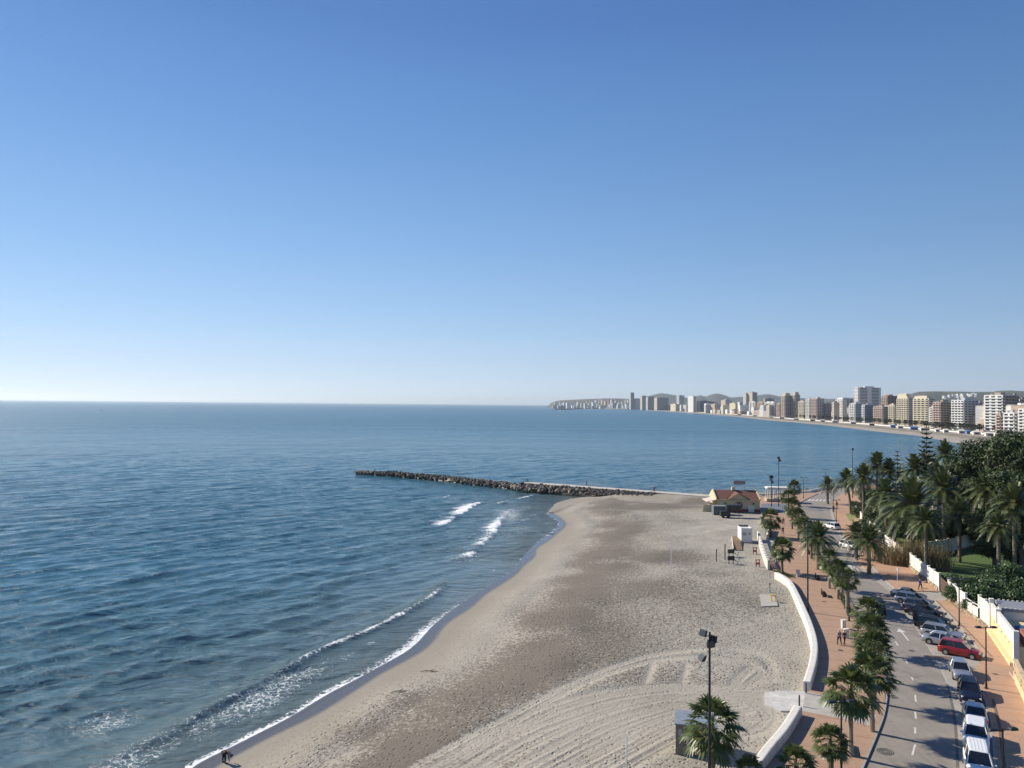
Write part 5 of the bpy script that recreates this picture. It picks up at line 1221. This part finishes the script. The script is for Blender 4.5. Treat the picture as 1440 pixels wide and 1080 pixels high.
# ---- white kiosk with wooden ramp
b1=PS(1042.5,763.5); t=empty('beach_kiosk',b1,R(-4),'small white kiosk with black roof vents on the sand','kiosk')
g=MB(); g.box((1.05,1.6,1.45),(2.1,3.2,2.7)); g.build('body',WD,t,bev=.03)
g=MB(); g.box((1.05,.06,2.86),(2.2,.12,.16)); g.box((1.05,3.14,2.9),(2.2,.12,.25)); g.box((.04,1.6,2.86),(.12,3.2,.16)); g.box((2.06,1.6,2.86),(.12,3.2,.16)); g.build('parapet',WD,t)
for k in range(4): g=MB(); g.box((.4+k*.45,2.9,3.05),(.28,.3,.22)); g.build('vent',TRIM,t)
g=MB(); g.box((.6,-.03,1.8),(.7,.06,.6)); g.build('shutter',mat('sign_grey',(.35,.36,.37),.5,.05,3),t)
g=MB(); g.box((1.6,-.03,1.9),(.25,.08,.3)); g.build('meter_box',TRIM,t)
b1=PS(1031.5,774); t=empty('timber_ramp',b1,R(-15),'brown plank ramp leading up to the small white kiosk','ramp')
g=MB()
for k in range(44): g.box((.85,.12+k*.28,.08+k*.012),(1.5,.25,.05))
g.build('deck',mat('ramp_timber',(.26,.17,.09),.85,.25,4),t)
g=MB(); g.box((-.03,6.2,.30),(.1,12.4,.4)); g.build('side_rail',WW,t)
# ---- terrace wall at the start of the walk
tw=PL([(1066.5,757),(1069,768),(1073,781),(1077,793),(1080.5,800)],0)
t=empty('balustrade_wall',(tw[0].x,tw[0].y,0),0,'white balustrade with square posts along the beige terrace over the sand','wall'); o0=Vector((tw[0].x,tw[0].y,0)); ls=[p-o0 for p in smoothline(tw,3)]
g=MB(); g.sweep(ls,[(-.15,-1),(-.15,.35),(.15,.35),(.15,-1)][::-1]); g.build('base',WW,t)
g=MB(); g.sweep(ls,[(-.2,1.25),(-.2,1.4),(.2,1.4),(.2,1.25)][::-1]); g.build('rail',WW,t)
for i,p in enumerate(ls): g=MB(); g.box((p.x,p.y,.75),(.42,.42,1.5)); g.build('post',WW,t)
for a,b_ in zip(ls,ls[1:]):
    for u in (.25,.5,.75): q=a.lerp(b_,u); g=MB(); g.tube([(q.x,q.y,.3),(q.x,q.y,.8),(q.x,q.y,1.3)],[.07,.12,.07],8); g.build('baluster',WW,t)
g=MB(); g.poly(PL([(1066.5,757),(1092,757),(1087,772),(1083,786),(1078,796),(1073,781)]),-.8,.16); tag(g.build('terrace_floor',mat('beige_floor',(.46,.41,.33),.9,.08,1)),kind='structure')
wall([(1079,754),(1080.5,746),(1083,741)],'white sloping wall beside the lone fan palm near the kiosk',.4,-.8,1.3,name='ramp_wall')
wall([(1071,729),(1072.5,724)],'short white wall stub beside the yellow beach house corner',.4,-.8,1.3,name='ramp_wall')
# ---- sand furniture
for x,y,l in [(1061.5,779,'dark red timber frame nearer the white kiosk on the sand'),(1065.5,797,'dark red timber frame nearer the long sea wall on the sand')]:
    b1=PS(x,y); t=empty('beach_rack',b1,R(12),l,'beach frame','timber frames on the sand')
    for s in (-1,1): g=MB(); g.box((s*.32,0,.6),(.12,.12,1.3)); g.build('post',MAR,t)
    g=MB(); g.box((0,0,1.15),(.8,.14,.12)); g.box((0,0,.55),(.6,.12,.35)); g.build('rail',MAR,t)
for x,yt,yb,l in [(1007.5,772,789.5,'shorter brown post standing in the sand left of the pair'),(1019.5,765,787,'taller brown post standing in the sand right of the pair')]:
    b1=PS(x,yb); h=PD(x,yt,b1.y).z-b1.z; g=MB(); g.box((0,0,h/2-.1),(.16,.16,h+.2)); tag(g.build('timber_post',mat('old_timber',(.12,.085,.06),.9,.2,5),loc=b1),l,'post','posts in the sand')
for x,y,l in [(1028,783,'black exercise machine farther one beside the timber posts'),(1028,793,'black exercise machine nearer one beside the timber posts')]:
    b1=PS(x,y); t=empty('exercise_machine',b1,R(10),l,'exercise machine','machines on the sand')
    g=MB(); g.box((0,0,1.0),(1.2,.25,.7)); g.build('board',TRIM,t); g=MB(); g.box((-.4,0,.35),(.1,.1,.7)); g.box((.4,0,.35),(.1,.1,.7)); g.tube([(.6,0,.6),(1.3,0,.5),(1.6,0,.9)],.05,6); g.tube([(1.2,0,0),(1.3,0,.5)],.05,6); g.build('frame',LM,t); g=MB(); g.box((1.25,0,.55),(.35,.3,.08)); g.build('seat',WD,t)
zz_=PS(1080,840).z; g=MB(); g.poly(PL([(1067,828),(1088,828),(1094,852),(1071,853)],zz_),zz_-.5,zz_+.05); tag(g.build('shower_slab',mat('bare_concrete',(.40,.375,.33))),kind='structure')
b1=PS(1087,846)+Vector((0,0,.06)); t=empty('beach_shower',b1,R(10),'yellow foot shower on a grey slab in the sand','shower'); YP=mat('yellow_paint',(.62,.44,.06),.6,.1,4)
for s in (-1,1): g=MB(); g.box((s*.3,0,.4),(.12,.12,.85)); g.tube([(s*.3,0,.8),(s*.5,0,.95)],.05,6); g.build('leg',YP,t)
g=MB(); g.box((0,0,.8),(.75,.3,.12)); g.tube([(0,0,.8),(0,0,1.05)],.05,6); g.build('basin',YP,t)
b1=PS(1082.5,833)+Vector((0,0,.06)); t=empty('beach_tap',b1,0,'thin blue based water tap behind the yellow foot shower','tap')
g=MB(); g.tube([(0,0,0),(0,0,.5)],.12,8); g.build('base',mat('pale_blue',(.25,.35,.45),.6),t); g=MB(); g.tube([(0,0,.5),(0,0,1.2)],.05,6); g.box((0,0,1.15),(.22,.16,.2)); g.build('tap',mat('old_timber',(.12,.085,.06)),t)
# metal hut under the near palm
b1=PS(950,1061); t=empty('metal_hut',b1,R(-13),'grey brown metal hut with a yellow panel beside the bushy fan palm','hut'); HM=mat('hut_metal',(.20,.178,.142),.65,.15,2)
g=MB(); g.box((1.55,1.3,1.15),(3.1,2.6,2.3)); g.build('body',HM,t); g=MB(); g.box((1.55,1.3,2.36),(3.25,2.75,.10)); g.build('roof',mat('hut_roof',(.22,.25,.28),.5,.1,2),t)
g=MB(); g.box((1.75,-.02,1.1),(.42,.05,1.9)); g.build('yellow_panel',YP,t)
for x in (.75,1.5,2.3): g=MB(); g.box((x,-.015,1.15),(.04,.04,2.2)); g.build('seam',TRIM,t)
g=MB(); g.box((.35,-.02,1.75),(.28,.02,.5)); g.build('notice',mat('notice_grey',(.42,.40,.38),.7),t)
# rubbish on the strand: drift sticks
random.seed(77)
for (x,y,l) in [(604,935,'thin drift branch near the water on the lower beach'),(561,963,'thin drift branch farther down the beach toward the bending person')]:
    b1=P(x,y,-.9); dB_=abs(b1.x); g=MB(); L_=rnd(1.6,2.2)
    g.tube([(-L_/2,0,.02),(-L_*.2,.1,.10),(L_*.2,-.05,.12),(L_/2,.15,.04)],[.02,.045,.04,.015],7); g.tube([(0,0,.1),(.5,.35,.2)],[.05,.02],6)
    # rest on the sand height field
    d2=(Xb-b1.x)**2+(Yb-b1.y)**2; k=np.unravel_index(np.argmin(d2),d2.shape); tag(g.build('drift_branch',BARK2,loc=(b1.x,b1.y,float(h_sand[k]))),l,'driftwood','branches washed up on the beach').rotation_euler=(0,0,rnd(-.3,.4))
# buoy and boats
g=MB(); p=P(142,578,SEA); g.tube([(0,0,-.5),(0,0,1.0),(0,0,1.6),(0,0,3.6),(0,0,4.2)],[1.3,1.3,.5,.4,.1],10); tag(g.build('buoy',TRIM,loc=(p.x,p.y,SEA)),'small dark buoy far out on the open sea','buoy')
def boat(x,y,s,label,grp=None,sail=False):
    p=P(x,y,SEA); t=empty('boat',(p.x,p.y,SEA),rnd(0,6),label,'boat',grp); g=MB()
    st=[[(u*s,-w*s,.0),(u*s,w*s,0),(u*s,w*1.25*s,.16*s),(u*s,-w*1.25*s,.16*s)] for u,w in ((-.5,.14),(-.1,.17),(.25,.13),(.5,.02))]; vs,fs=loft(st,4); g.add(vs,fs); g.build('hull',WD,t)
    g=MB(); g.box((-.08*s,0,.22*s),(.32*s,.2*s,.14*s)); g.build('cabin',WD,t)
    if sail: g=MB(); g.add([(0,0,.2*s),(-.4*s,.02,.25*s),(0,.02,1.3*s),(.03*s,0,.2*s),(.03*s,0,1.3*s)],[(0,1,2),(3,0,2,4)]); g.build('sail',WD,t)
boat(789,578.2,16,'small white boat off the harbour mouth',sail=False)
for i,(x,y) in enumerate([(803,573.6),(808,573.3),(854,574.8),(868,574.6),(812,573.5)]): boat(x,y,34,['white boat at the harbour quay, left end','white boat at the quay next to the left one','white boat moored below the pink blocks','white boat moored left of the tall tower','white boat at the quay beside the dark mole'][i],'boats in the far harbour')
# ================================================================ THE TOWN ROUND THE BAY
WIN=mat('dark_window',(.03,.035,.045),.25,.1,.5)
def tm(n,c): return mat('town_'+n,c,.85,.10,.15)
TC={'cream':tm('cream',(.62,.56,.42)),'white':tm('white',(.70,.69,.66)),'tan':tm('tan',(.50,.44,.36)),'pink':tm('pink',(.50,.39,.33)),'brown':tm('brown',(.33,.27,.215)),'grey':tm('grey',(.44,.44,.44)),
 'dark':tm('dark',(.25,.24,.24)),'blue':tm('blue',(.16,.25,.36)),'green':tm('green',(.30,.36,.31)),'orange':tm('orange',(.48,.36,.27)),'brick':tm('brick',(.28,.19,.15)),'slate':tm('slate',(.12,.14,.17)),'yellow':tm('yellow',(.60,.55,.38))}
unit={}
def ubox(key,dims,m):
    if key not in unit:
        g=MB(); g.box((0,0,0),dims); unit[key]=g.mesh(key,m)
    return unit[key]
def tower(label,xl,xs,xr,yt,D,lit='cream',shd=None,style='balcony',a=20,step=0,group='apartment blocks along the bay',detail=True,penthouse=True,maxw=96):
    shd=shd or lit; A=R(a); c=PD(xs,yt,D); H=c.z; sxl=(xl-720)/F; sxr=(xr-720)/F
    t1=(-math.sin(A),math.cos(A)); t2=(math.cos(A),math.sin(A))
    w1=(sxl*c.y-c.x)/(t1[0]-sxl*t1[1]) if xs>xl+.2 else 12; w2=(sxr*c.y-c.x)/(t2[0]-sxr*t2[1]) if xr>xs+.2 else 12
    w1=max(5,min(abs(w1),90)); w2=max(5,min(abs(w2),90))
    t=empty('apartment_block',(c.x,c.y,0),A,label,'building',group)
    nf=max(3,round(H/3.1)); fh=H/nf
    def stepped(mat1,name):
        g=MB()
        if step:
            h1=H-step*fh*1.0; g.box((w2/2,w1/2,h1/2-.5),(w2,w1,h1+1))
            for k in range(step): 
                q=(k+1)/(step+1)*.45; g.box((w2/2+w2*q*.2,w1/2+w1*q*.35,h1+fh*(k+.5)),(w2*(1-q),w1*(1-q*.9),fh))
        else: g.box((w2/2,w1/2,H/2-.5),(w2,w1,H+1))
        return g.build(name,mat1,t)
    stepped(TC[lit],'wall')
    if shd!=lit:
        hh=H-step*fh; g=MB(); g.box((w2/2,-.12,hh/2-.5),(w2,.24,hh+1)); g.build('shaded_side_wall',TC[shd],t)  # face away from the sun in its own colour, mostly darkened as painted shade
    fr=nf-step
    g=MB(); g.box((w2/2,w1/2,H+.3),(w2*(.55 if step else 1)+.3,w1*(.6 if step else 1)+.3,.6)); g.build('roof',TC[lit],t)
    if penthouse and not step:
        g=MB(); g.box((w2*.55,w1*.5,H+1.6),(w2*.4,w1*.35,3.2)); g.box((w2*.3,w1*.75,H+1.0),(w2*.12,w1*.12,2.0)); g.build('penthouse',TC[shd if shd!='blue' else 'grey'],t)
    if not detail: 
        return t
    n1=max(1,min(int(w1/3.6),7)); n2=max(1,min(int(w2/3.6),7))
    while (n1+n2)*fr>maxw and (n1>2 or n2>2):
        if n1>=n2: n1-=1
        else: n2-=1
    b1=w1/n1; b2=w2/n2
    wm1=ubox('w%.1f_%.1f'%(b1,fh),(.12,b1*.62,fh*.50),WIN); wm2=ubox('v%.1f_%.1f'%(b2,fh),(b2*.62,.12,fh*.50),WIN)
    off=.26 if shd!=lit else .02
    for f in range(1,fr):
        z=f*fh+fh*.52
        for k in range(n1): putmesh('window',wm1,t,(-.03,b1*(k+.5),z))
        if style!='blind':
            for k in range(n2): putmesh('window',wm2,t,(b2*(k+.5),-off-.01,z))
    if style=='balcony':
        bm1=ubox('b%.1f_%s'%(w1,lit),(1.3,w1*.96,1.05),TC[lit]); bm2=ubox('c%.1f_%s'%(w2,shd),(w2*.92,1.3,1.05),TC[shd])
        for f in range(1,fr):
            z=f*fh+.35
            putmesh('balcony',bm1,t,(-.66,w1*.5,z)); putmesh('balcony',bm2,t,(w2*.5,-.66-off,z))
    elif style=='band':
        g=MB()
        for f in range(1,fr+1): g.box((w2/2,w1/2,f*fh),(w2+.5,w1+.5,.35))
        g.build('floor_band',TC[lit],t)
    return t
T_=tower
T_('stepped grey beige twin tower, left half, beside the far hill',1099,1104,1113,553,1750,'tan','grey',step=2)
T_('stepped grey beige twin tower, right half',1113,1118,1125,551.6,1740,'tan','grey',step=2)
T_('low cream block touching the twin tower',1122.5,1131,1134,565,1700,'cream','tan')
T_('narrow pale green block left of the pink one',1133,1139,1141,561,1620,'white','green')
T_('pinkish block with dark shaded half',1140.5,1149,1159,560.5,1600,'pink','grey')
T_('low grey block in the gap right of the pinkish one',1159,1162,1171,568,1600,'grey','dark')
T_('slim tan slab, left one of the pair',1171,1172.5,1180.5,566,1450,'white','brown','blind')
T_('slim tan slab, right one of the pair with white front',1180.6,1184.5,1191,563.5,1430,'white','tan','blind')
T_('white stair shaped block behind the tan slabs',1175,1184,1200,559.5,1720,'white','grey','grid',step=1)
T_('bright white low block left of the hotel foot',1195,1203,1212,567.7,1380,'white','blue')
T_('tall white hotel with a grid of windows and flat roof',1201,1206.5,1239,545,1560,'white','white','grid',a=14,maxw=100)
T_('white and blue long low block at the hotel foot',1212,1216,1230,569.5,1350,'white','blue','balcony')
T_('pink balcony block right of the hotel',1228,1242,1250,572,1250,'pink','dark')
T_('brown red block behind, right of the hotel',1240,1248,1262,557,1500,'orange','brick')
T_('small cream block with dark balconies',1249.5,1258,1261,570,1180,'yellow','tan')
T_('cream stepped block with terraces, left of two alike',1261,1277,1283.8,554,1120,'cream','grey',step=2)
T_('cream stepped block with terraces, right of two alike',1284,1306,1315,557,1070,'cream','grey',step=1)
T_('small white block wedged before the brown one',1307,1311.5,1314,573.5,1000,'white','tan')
T_('pink brown block whose right half lies in deep shade',1312,1323,1342,565.6,980,'pink','brown')  # brown right face is shade put into the colour
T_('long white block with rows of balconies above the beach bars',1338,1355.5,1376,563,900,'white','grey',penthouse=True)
T_('blue grey shaded block behind the long white one',1374,1376,1385,567.6,960,'blue','blue')  # blue tone carries the shade over all its faces
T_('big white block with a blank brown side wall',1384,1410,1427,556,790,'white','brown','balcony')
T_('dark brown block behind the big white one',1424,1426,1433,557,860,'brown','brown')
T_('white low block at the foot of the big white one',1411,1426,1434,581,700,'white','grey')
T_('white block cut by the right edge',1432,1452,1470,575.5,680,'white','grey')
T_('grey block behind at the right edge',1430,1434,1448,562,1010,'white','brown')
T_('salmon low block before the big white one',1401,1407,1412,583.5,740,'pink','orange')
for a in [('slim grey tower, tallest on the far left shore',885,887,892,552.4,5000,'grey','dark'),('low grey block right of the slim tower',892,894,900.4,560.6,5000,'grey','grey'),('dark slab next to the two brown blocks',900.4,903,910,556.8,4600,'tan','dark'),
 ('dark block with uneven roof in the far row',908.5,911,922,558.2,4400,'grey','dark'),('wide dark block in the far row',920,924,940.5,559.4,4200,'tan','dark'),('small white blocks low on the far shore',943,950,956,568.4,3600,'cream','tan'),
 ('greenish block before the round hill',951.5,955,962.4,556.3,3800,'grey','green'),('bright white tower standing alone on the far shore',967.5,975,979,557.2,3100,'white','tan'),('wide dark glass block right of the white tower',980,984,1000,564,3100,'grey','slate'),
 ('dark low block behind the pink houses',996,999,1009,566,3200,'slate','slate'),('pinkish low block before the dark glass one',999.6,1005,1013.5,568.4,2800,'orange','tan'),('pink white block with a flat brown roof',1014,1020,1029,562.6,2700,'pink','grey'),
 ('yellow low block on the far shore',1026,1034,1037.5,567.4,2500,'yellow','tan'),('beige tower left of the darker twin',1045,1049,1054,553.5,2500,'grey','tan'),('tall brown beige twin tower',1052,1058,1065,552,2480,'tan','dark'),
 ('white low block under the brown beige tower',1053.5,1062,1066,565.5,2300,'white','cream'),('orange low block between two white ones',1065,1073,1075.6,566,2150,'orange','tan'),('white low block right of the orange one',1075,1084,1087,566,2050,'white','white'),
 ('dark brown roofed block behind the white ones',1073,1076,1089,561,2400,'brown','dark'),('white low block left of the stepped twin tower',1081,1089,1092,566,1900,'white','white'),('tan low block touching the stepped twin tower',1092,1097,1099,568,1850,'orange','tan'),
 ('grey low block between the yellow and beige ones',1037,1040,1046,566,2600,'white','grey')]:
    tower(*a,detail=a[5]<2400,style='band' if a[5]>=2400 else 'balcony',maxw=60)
    
for a in [(810.5,815.5,562.8,'grey'),(816,819,563.4,'white'),(820,823,563.2,'tan'),(824,827,563.2,'cream'),(827.5,830,563.6,'grey'),(831,835,565,'green'),(835.8,839.5,561.2,'grey'),(840,843.8,561,'green'),(845,848.5,561.2,'pink'),(849,852.4,561.4,'pink'),(853.5,858,560.3,'brick'),(858,862.6,561,'grey'),(863,867,562.6,'cream'),(867.5,872,564,'orange'),(872,877,564.6,'cream'),(878,881,562,'white'),(881,885,561,'cream'),(803,807,566,'white'),(797,800,567,'grey'),(787,789,565,'white')]:
    xl,xr,yt,cc=a; names={'grey':'grey','white':'white','tan':'tan','cream':'cream','green':'grey green','pink':'pink','brick':'brick red','orange':'orange'}
    tower('hazy %s block on the distant headland shore'%names[cc],xl+RS.rand()*1.6,xl+(xr-xl)*(.45+.25*RS.rand()),xr-.6+RS.rand()*2.2,yt+RS.rand()*3.5,6300-RS.rand()*800,{'white':'grey','cream':'tan'}.get(cc,cc),style='none',detail=False,penthouse=False,group='hazy %s blocks on the distant headland'%names[cc])  # whites and creams dulled to grey and tan, haze painted into the walls
# low houses filling the town behind the front row
def shoreD(x):
    xs=[760,890,940,1000,1080,1180,1255,1305,1350,1400,1440,1480]; ds=[6500,5300,4300,2800,1950,1480,1230,1100,930,800,700,640]
    return float(np.interp(x,xs,ds))
hm={}
def house(x,D,w,d,h,colr,roofc,label,group,name='town_house'):
    p=PD(x,570,D); key=(round(w),round(d),round(h),colr,roofc)
    t=empty(name,(p.x,p.y,0),R(RS.uniform(5,30)),label,'building',group)
    if ('b',)+key not in hm:
        g=MB(); g.box((0,0,key[2]/2-.5),(key[0],key[1],key[2]+1)); 
        for k in range(1,max(2,int(h/3.2))): g.box((0,0,k*3.2),(key[0]+.7,key[1]+.7,.9))
        hm[('b',)+key]=g.mesh('town_house',TC[colr])
        g=MB(); g.box((0,0,key[2]+.7),(key[0]*.92,key[1]*.92,.6)); g.box((key[0]*.2,0,key[2]+1.8),(key[0]*.3,key[1]*.3,2.2)); hm[('r',)+key]=g.mesh('town_roof',TC[roofc])
    putmesh('wall',hm[('b',)+key],t); putmesh('roof',hm[('r',)+key],t); return t
random.seed(99)
gl_={'white':'white','cream':'cream','tan':'tan','pink':'pink','grey':'grey','orange':'orange'}
for i in range(285):
    x=random.choice([rnd(880,1440),rnd(960,1440)]); D=shoreD(x)*random.choice([.99,1.0,1.03,1.08,1.15,1.25,1.4]) if x<1085 else shoreD(x)*random.choice([1.06,1.12,1.2,1.35,1.5]); cc=random.choice(['white','white','cream','tan','pink','grey','orange','white'])
    hh=random.choice([12,15,18,24,30]) if x>1000 else random.choice([18,24,30,36,24])
    house(x,D,random.choice([14,20,28] if x>1000 else [24,34,44]),random.choice([12,16]),hh,cc,random.choice(['white','grey','brick','tan']),'low %s building filling the town behind the bay front'%gl_[cc],'low %s buildings behind the bay front'%gl_[cc])
for i in range(110):
    x=rnd(776,892); D=rnd(5200,6300); cc=random.choice(['white','cream','grey','tan'])
    house(x,D,random.choice([20,28]),16,random.choice([12,18,24,34,42]),cc,'grey','small %s building on the far headland'%gl_[cc],'small %s buildings on the far headland'%gl_[cc])
# promenade: seafront palms, beach bars, cars
sp=fan_crown(700,2.0).mesh('distant_palm_crown',mat('distant_palm',(.045,.055,.025),.8,.2,1)); g=MB(); g.tube([(0,0,-1),(0,0,7)],.28,6); st_=g.mesh('distant_palm_trunk',BARK)
def strip(x,inl):
    # point inland of the far waterline at screen column x
    best=None
    for i in range(len(wl)-1):
        a,b_=wl[i],wl[i+1]; fa=a.x/a.y-(x-720)/F; fb=b_.x/b_.y-(x-720)/F
        if fa*fb<=0:
            p=a.lerp(b_,fa/(fa-fb) if fa!=fb else 0); t_=(b_-a).normalized(); r=Vector((t_.y,-t_.x,0)); best=p+r*inl; best.z=0; return best
    p=wl[0]; return Vector((p.x+inl,p.y,0))
wl=[p for p in wl[1:]]
def strip(x,inl):
    sx=(x-720)/F
    off=[]
    for i,p in enumerate(wl):
        t_=(wl[min(i+1,len(wl)-1)]-wl[max(i-1,0)]).normalized(); off.append(p+Vector((t_.y,-t_.x,0))*inl)
    for a,b_ in zip(off,off[1:]):
        fa=a.x/a.y-sx; fb=b_.x/b_.y-sx
        if fa*fb<=0: q=a.lerp(b_,fa/(fa-fb)); return Vector((q.x,q.y,0))
    return Vector((off[0].x,off[0].y,0)) if abs(off[0].x/off[0].y-sx)<abs(off[-1].x/off[-1].y-sx) else Vector((off[-1].x,off[-1].y,0))
random.seed(31)
for i in range(110):
    x=1440-(i/110)**1.25*430+rnd(-3,3); p=strip(x,rnd(74,96)); p.z=0
    t=empty('seafront_palm',p,0,'small dark palm lining the distant bay promenade','palm tree','palms of the distant bay promenade'); putmesh('crown',sp,t,(0,0,7),rnd(0,6),rnd(1.3,1.9)); putmesh('trunk',st_,t,(0,0,0),0,1)
g=MB(); L=[strip(x,0) for x in range(905,1400,12)]
BARc={'white':WW,'blue':mat('bar_blue',(.05,.18,.42),.7,.1,1),'brown':mat('old_timber',(.12,.085,.06)),'grey':TC['grey']}
for (x,wpx,cc,lab) in [(1285.5,9,'blue','bright blue beach bar on the far sand'),(1256,6,'blue','dark blue hut left of the bright blue beach bar'),(1266,7,'white','white beach bar between the two blue huts'),(1297,5,'white','small white beach hut right of the blue bar'),
  (1352,8,'white','white beach bar in front of the long white block'),(1361,4,'blue','small blue hut beside the white beach bar'),(1373,9,'white','white tented beach bar with dark fence'),(1392,12,'white','large white tent at the right end of the far beach'),
  (1403,8,'white','white tent touching the trees at the far beach'),(1200,7,'grey','grey beach hut below the hotel'),(1226,6,'brown','dark beach hut below the pink block'),(1175,8,'grey','grey beach hut below the tan slabs'),(1157,6,'white','white beach hut below the pinkish block'),
  (1143,6,'brown','dark beach hut left of the white one'),(1120,7,'white','white beach hut below the twin towers'),(1100,6,'brown','dark beach hut below the stepped tower'),(1085,5,'white','white beach hut left of the stepped tower'),(1062,6,'white','white beach hut below the brown tower'),(1040,5,'grey','grey beach hut on the long far beach'),(1330,6,'white','white hut below the pink brown block'),(1318,5,'white','white hut in the middle of the far beach front')]:
    p=strip(x,52 if x<1340 else 58); w_=wpx*p.y/F; t=empty('beach_bar',(p.x,p.y,0),R(-20),lab,'beach bar')
    g=MB(); g.box((0,0,1.5),(w_,6,3.2)); g.build('body',BARc[cc],t)
    g=MB(); k=w_/2+.6; g.add([(-k,-3.6,3.1),(k,-3.6,3.1),(k,3.6,3.1),(-k,3.6,3.1),(-k*.5,0,4.3),(k*.5,0,4.3)],[(0,1,5,4),(2,3,4,5),(1,2,5),(3,0,4),(3,2,1,0)]); g.build('roof',BARc[cc] if cc!='brown' else TC['tan'],t)
    g=MB(); g.box((0,-3.05,1.4),(w_*.6,.1,1.6)); g.build('counter',WIN,t)
# low promenade wall of the bay
g=MB(); g.sweep([strip(x,66) for x in range(1436,960,-12)],[(-.4,-.5),(-.4,1.6),(.4,1.6),(.4,-.5)][::-1]); tag(g.build('bay_promenade_wall',WW),'long white wall edging the far beach below the palms','wall')
cm=[]
for nm,m in (('white',WHI),('dark',BLK),('silver',SIL)):
    g=MB(); g.box((0,0,.6),(4.2,1.8,.8)); g.box((-.2,0,1.2),(2.3,1.6,.6),taper=.8); cm.append((nm,g.mesh('distant_car',m)))
for i in range(90):
    x=rnd(960,1425); p=strip(x,rnd(68,74)); nm,me=random.choice(cm)
    o=bpy.data.objects.new('distant_car',me); COL.objects.link(o); o.location=(p.x,p.y,.2); o.rotation_euler=(0,0,rnd(1.2,1.9)); tag(o,'tiny %s car parked along the distant bay promenade'%nm,'car','%s cars on the distant promenade'%nm)
# ---------------------------------------------------------------- harbour moles, headland
MOLE=mat('mole_stone',(.16,.15,.14),.9,.2,.1)
for pts in ([(782,576.3),(800,576.0),(817,575.2)],[(812,574.8),(850,575.2),(884,575.8)]):
    g=MB(); L=[P(a,b_,SEA) for a,b_ in pts]; g.sweep([Vector((p.x,p.y,0)) for p in L],[(-9,SEA-1),(-5,4),(5,4),(9,SEA-1)][::-1]); tag(g.build('harbour_mole',MOLE),kind='structure')
# hills
def hill(name,pts,D,depth,c1,c2,seed,base=0):
    n=120; nd=40; xs=np.linspace(pts[0][0],pts[-1][0],n); yy=np.interp(xs,[p[0] for p in pts],[p[1] for p in pts])
    top=[PD(a,b_,D) for a,b_ in zip(xs,yy)]; HX=np.array([max(0,p.z) for p in top]); TX=np.array([p.x for p in top])
    dd=np.linspace(-1,1,nd); X=np.zeros((nd,n)); Y=np.zeros((nd,n)); Zz=np.zeros((nd,n))
    for j,d in enumerate(dd):
        X[j]=TX*(1+d*depth/D); Y[j]=D+d*depth
    prof=np.exp(-(dd/.42)**2)[:,None]
    nz=vnoise(X,Y,depth*.35,seed)*.6+vnoise(X,Y,depth*.12,seed+1)*.4
    Zz=HX[None,:]*prof*(1-(1-prof)*(nz*.9)*1.1)-8*(1-prof)
    b=NB(name); v=b.pos(); b.setc(b.ramp(b.noise(v,1/(depth*.12),6,.7),[(.35,c1),(.65,c2)])); b.rough(.95)
    o=gridmesh(name,X,Y,Zz,mat_=b.m); return tag(o,kind='structure')
hill('headland_hill',[(764,573),(770,571.5),(775,566.5),(783,563.4),(800,562.2),(830,561),(850,560.2),(868,560.2),(880,560.6),(900,564),(925,572)],7600,700,(.05,.055,.04),(.13,.12,.10),3)
hill('distant_hills',[(885,573),(900,560),(915,556),(930,552.6),(945,555),(958,557),(966,560),(975,558),(985,555.5),(992,558),(1000,554.5),(1010,553),(1020,556),(1028,559),(1042,557.8),(1056,557.8),(1068,555.4),(1080,554),(1095,557),(1110,559.5),(1140,560),(1170,561),(1200,560),(1240,562),(1290,562),(1330,563),(1360,570)],9500,1200,(.035,.045,.03),(.085,.09,.06),7)
hh_=hill('bay_hill',[(1120,572),(1160,565),(1180,561),(1205,559),(1240,559.5),(1262,558.5),(1280,554),(1292,550.8),(1315,550.2),(1342,550.5),(1370,551),(1398,551),(1402,549.6),(1420,549),(1440,550),(1500,551),(1560,556)],4600,900,(.045,.055,.035),(.13,.13,.08),15)
# white villas on that hill
for i in range(34):
    x=rnd(1326,1376); y=558.5-(x-1330)*.07+rnd(-1.6,1.6); D=rnd(4150,4300); p=PD(x,y,D)
    g=ubox('villa',(16,12,14),TC['white']); o=putmesh('hill_villa',g,None,(p.x,p.y,p.z),rnd(0,1)); tag(o,'tiny white villa in the cluster on the bay hillside','house','white villas on the bay hillside')
# ================================================================ HAZE
hz=MB(); hz.box((0,22000,110-1.5),(100000,46000,223))
b=bpy.data.materials.new('haze_air'); b.use_nodes=True; t=b.node_tree; t.nodes.clear()
om=t.nodes.new('ShaderNodeOutputMaterial'); pv=t.nodes.new('ShaderNodeVolumePrincipled')
pv.inputs['Color'].default_value=(.84,.94,1,1); pv.inputs['Density'].default_value=HAZE; pv.inputs['Anisotropy'].default_value=.38
t.links.new(pv.outputs[0],om.inputs['Volume'])
ho=hz.build('haze',b); tag(ho,kind='stuff')
bpy.context.view_layer.update()
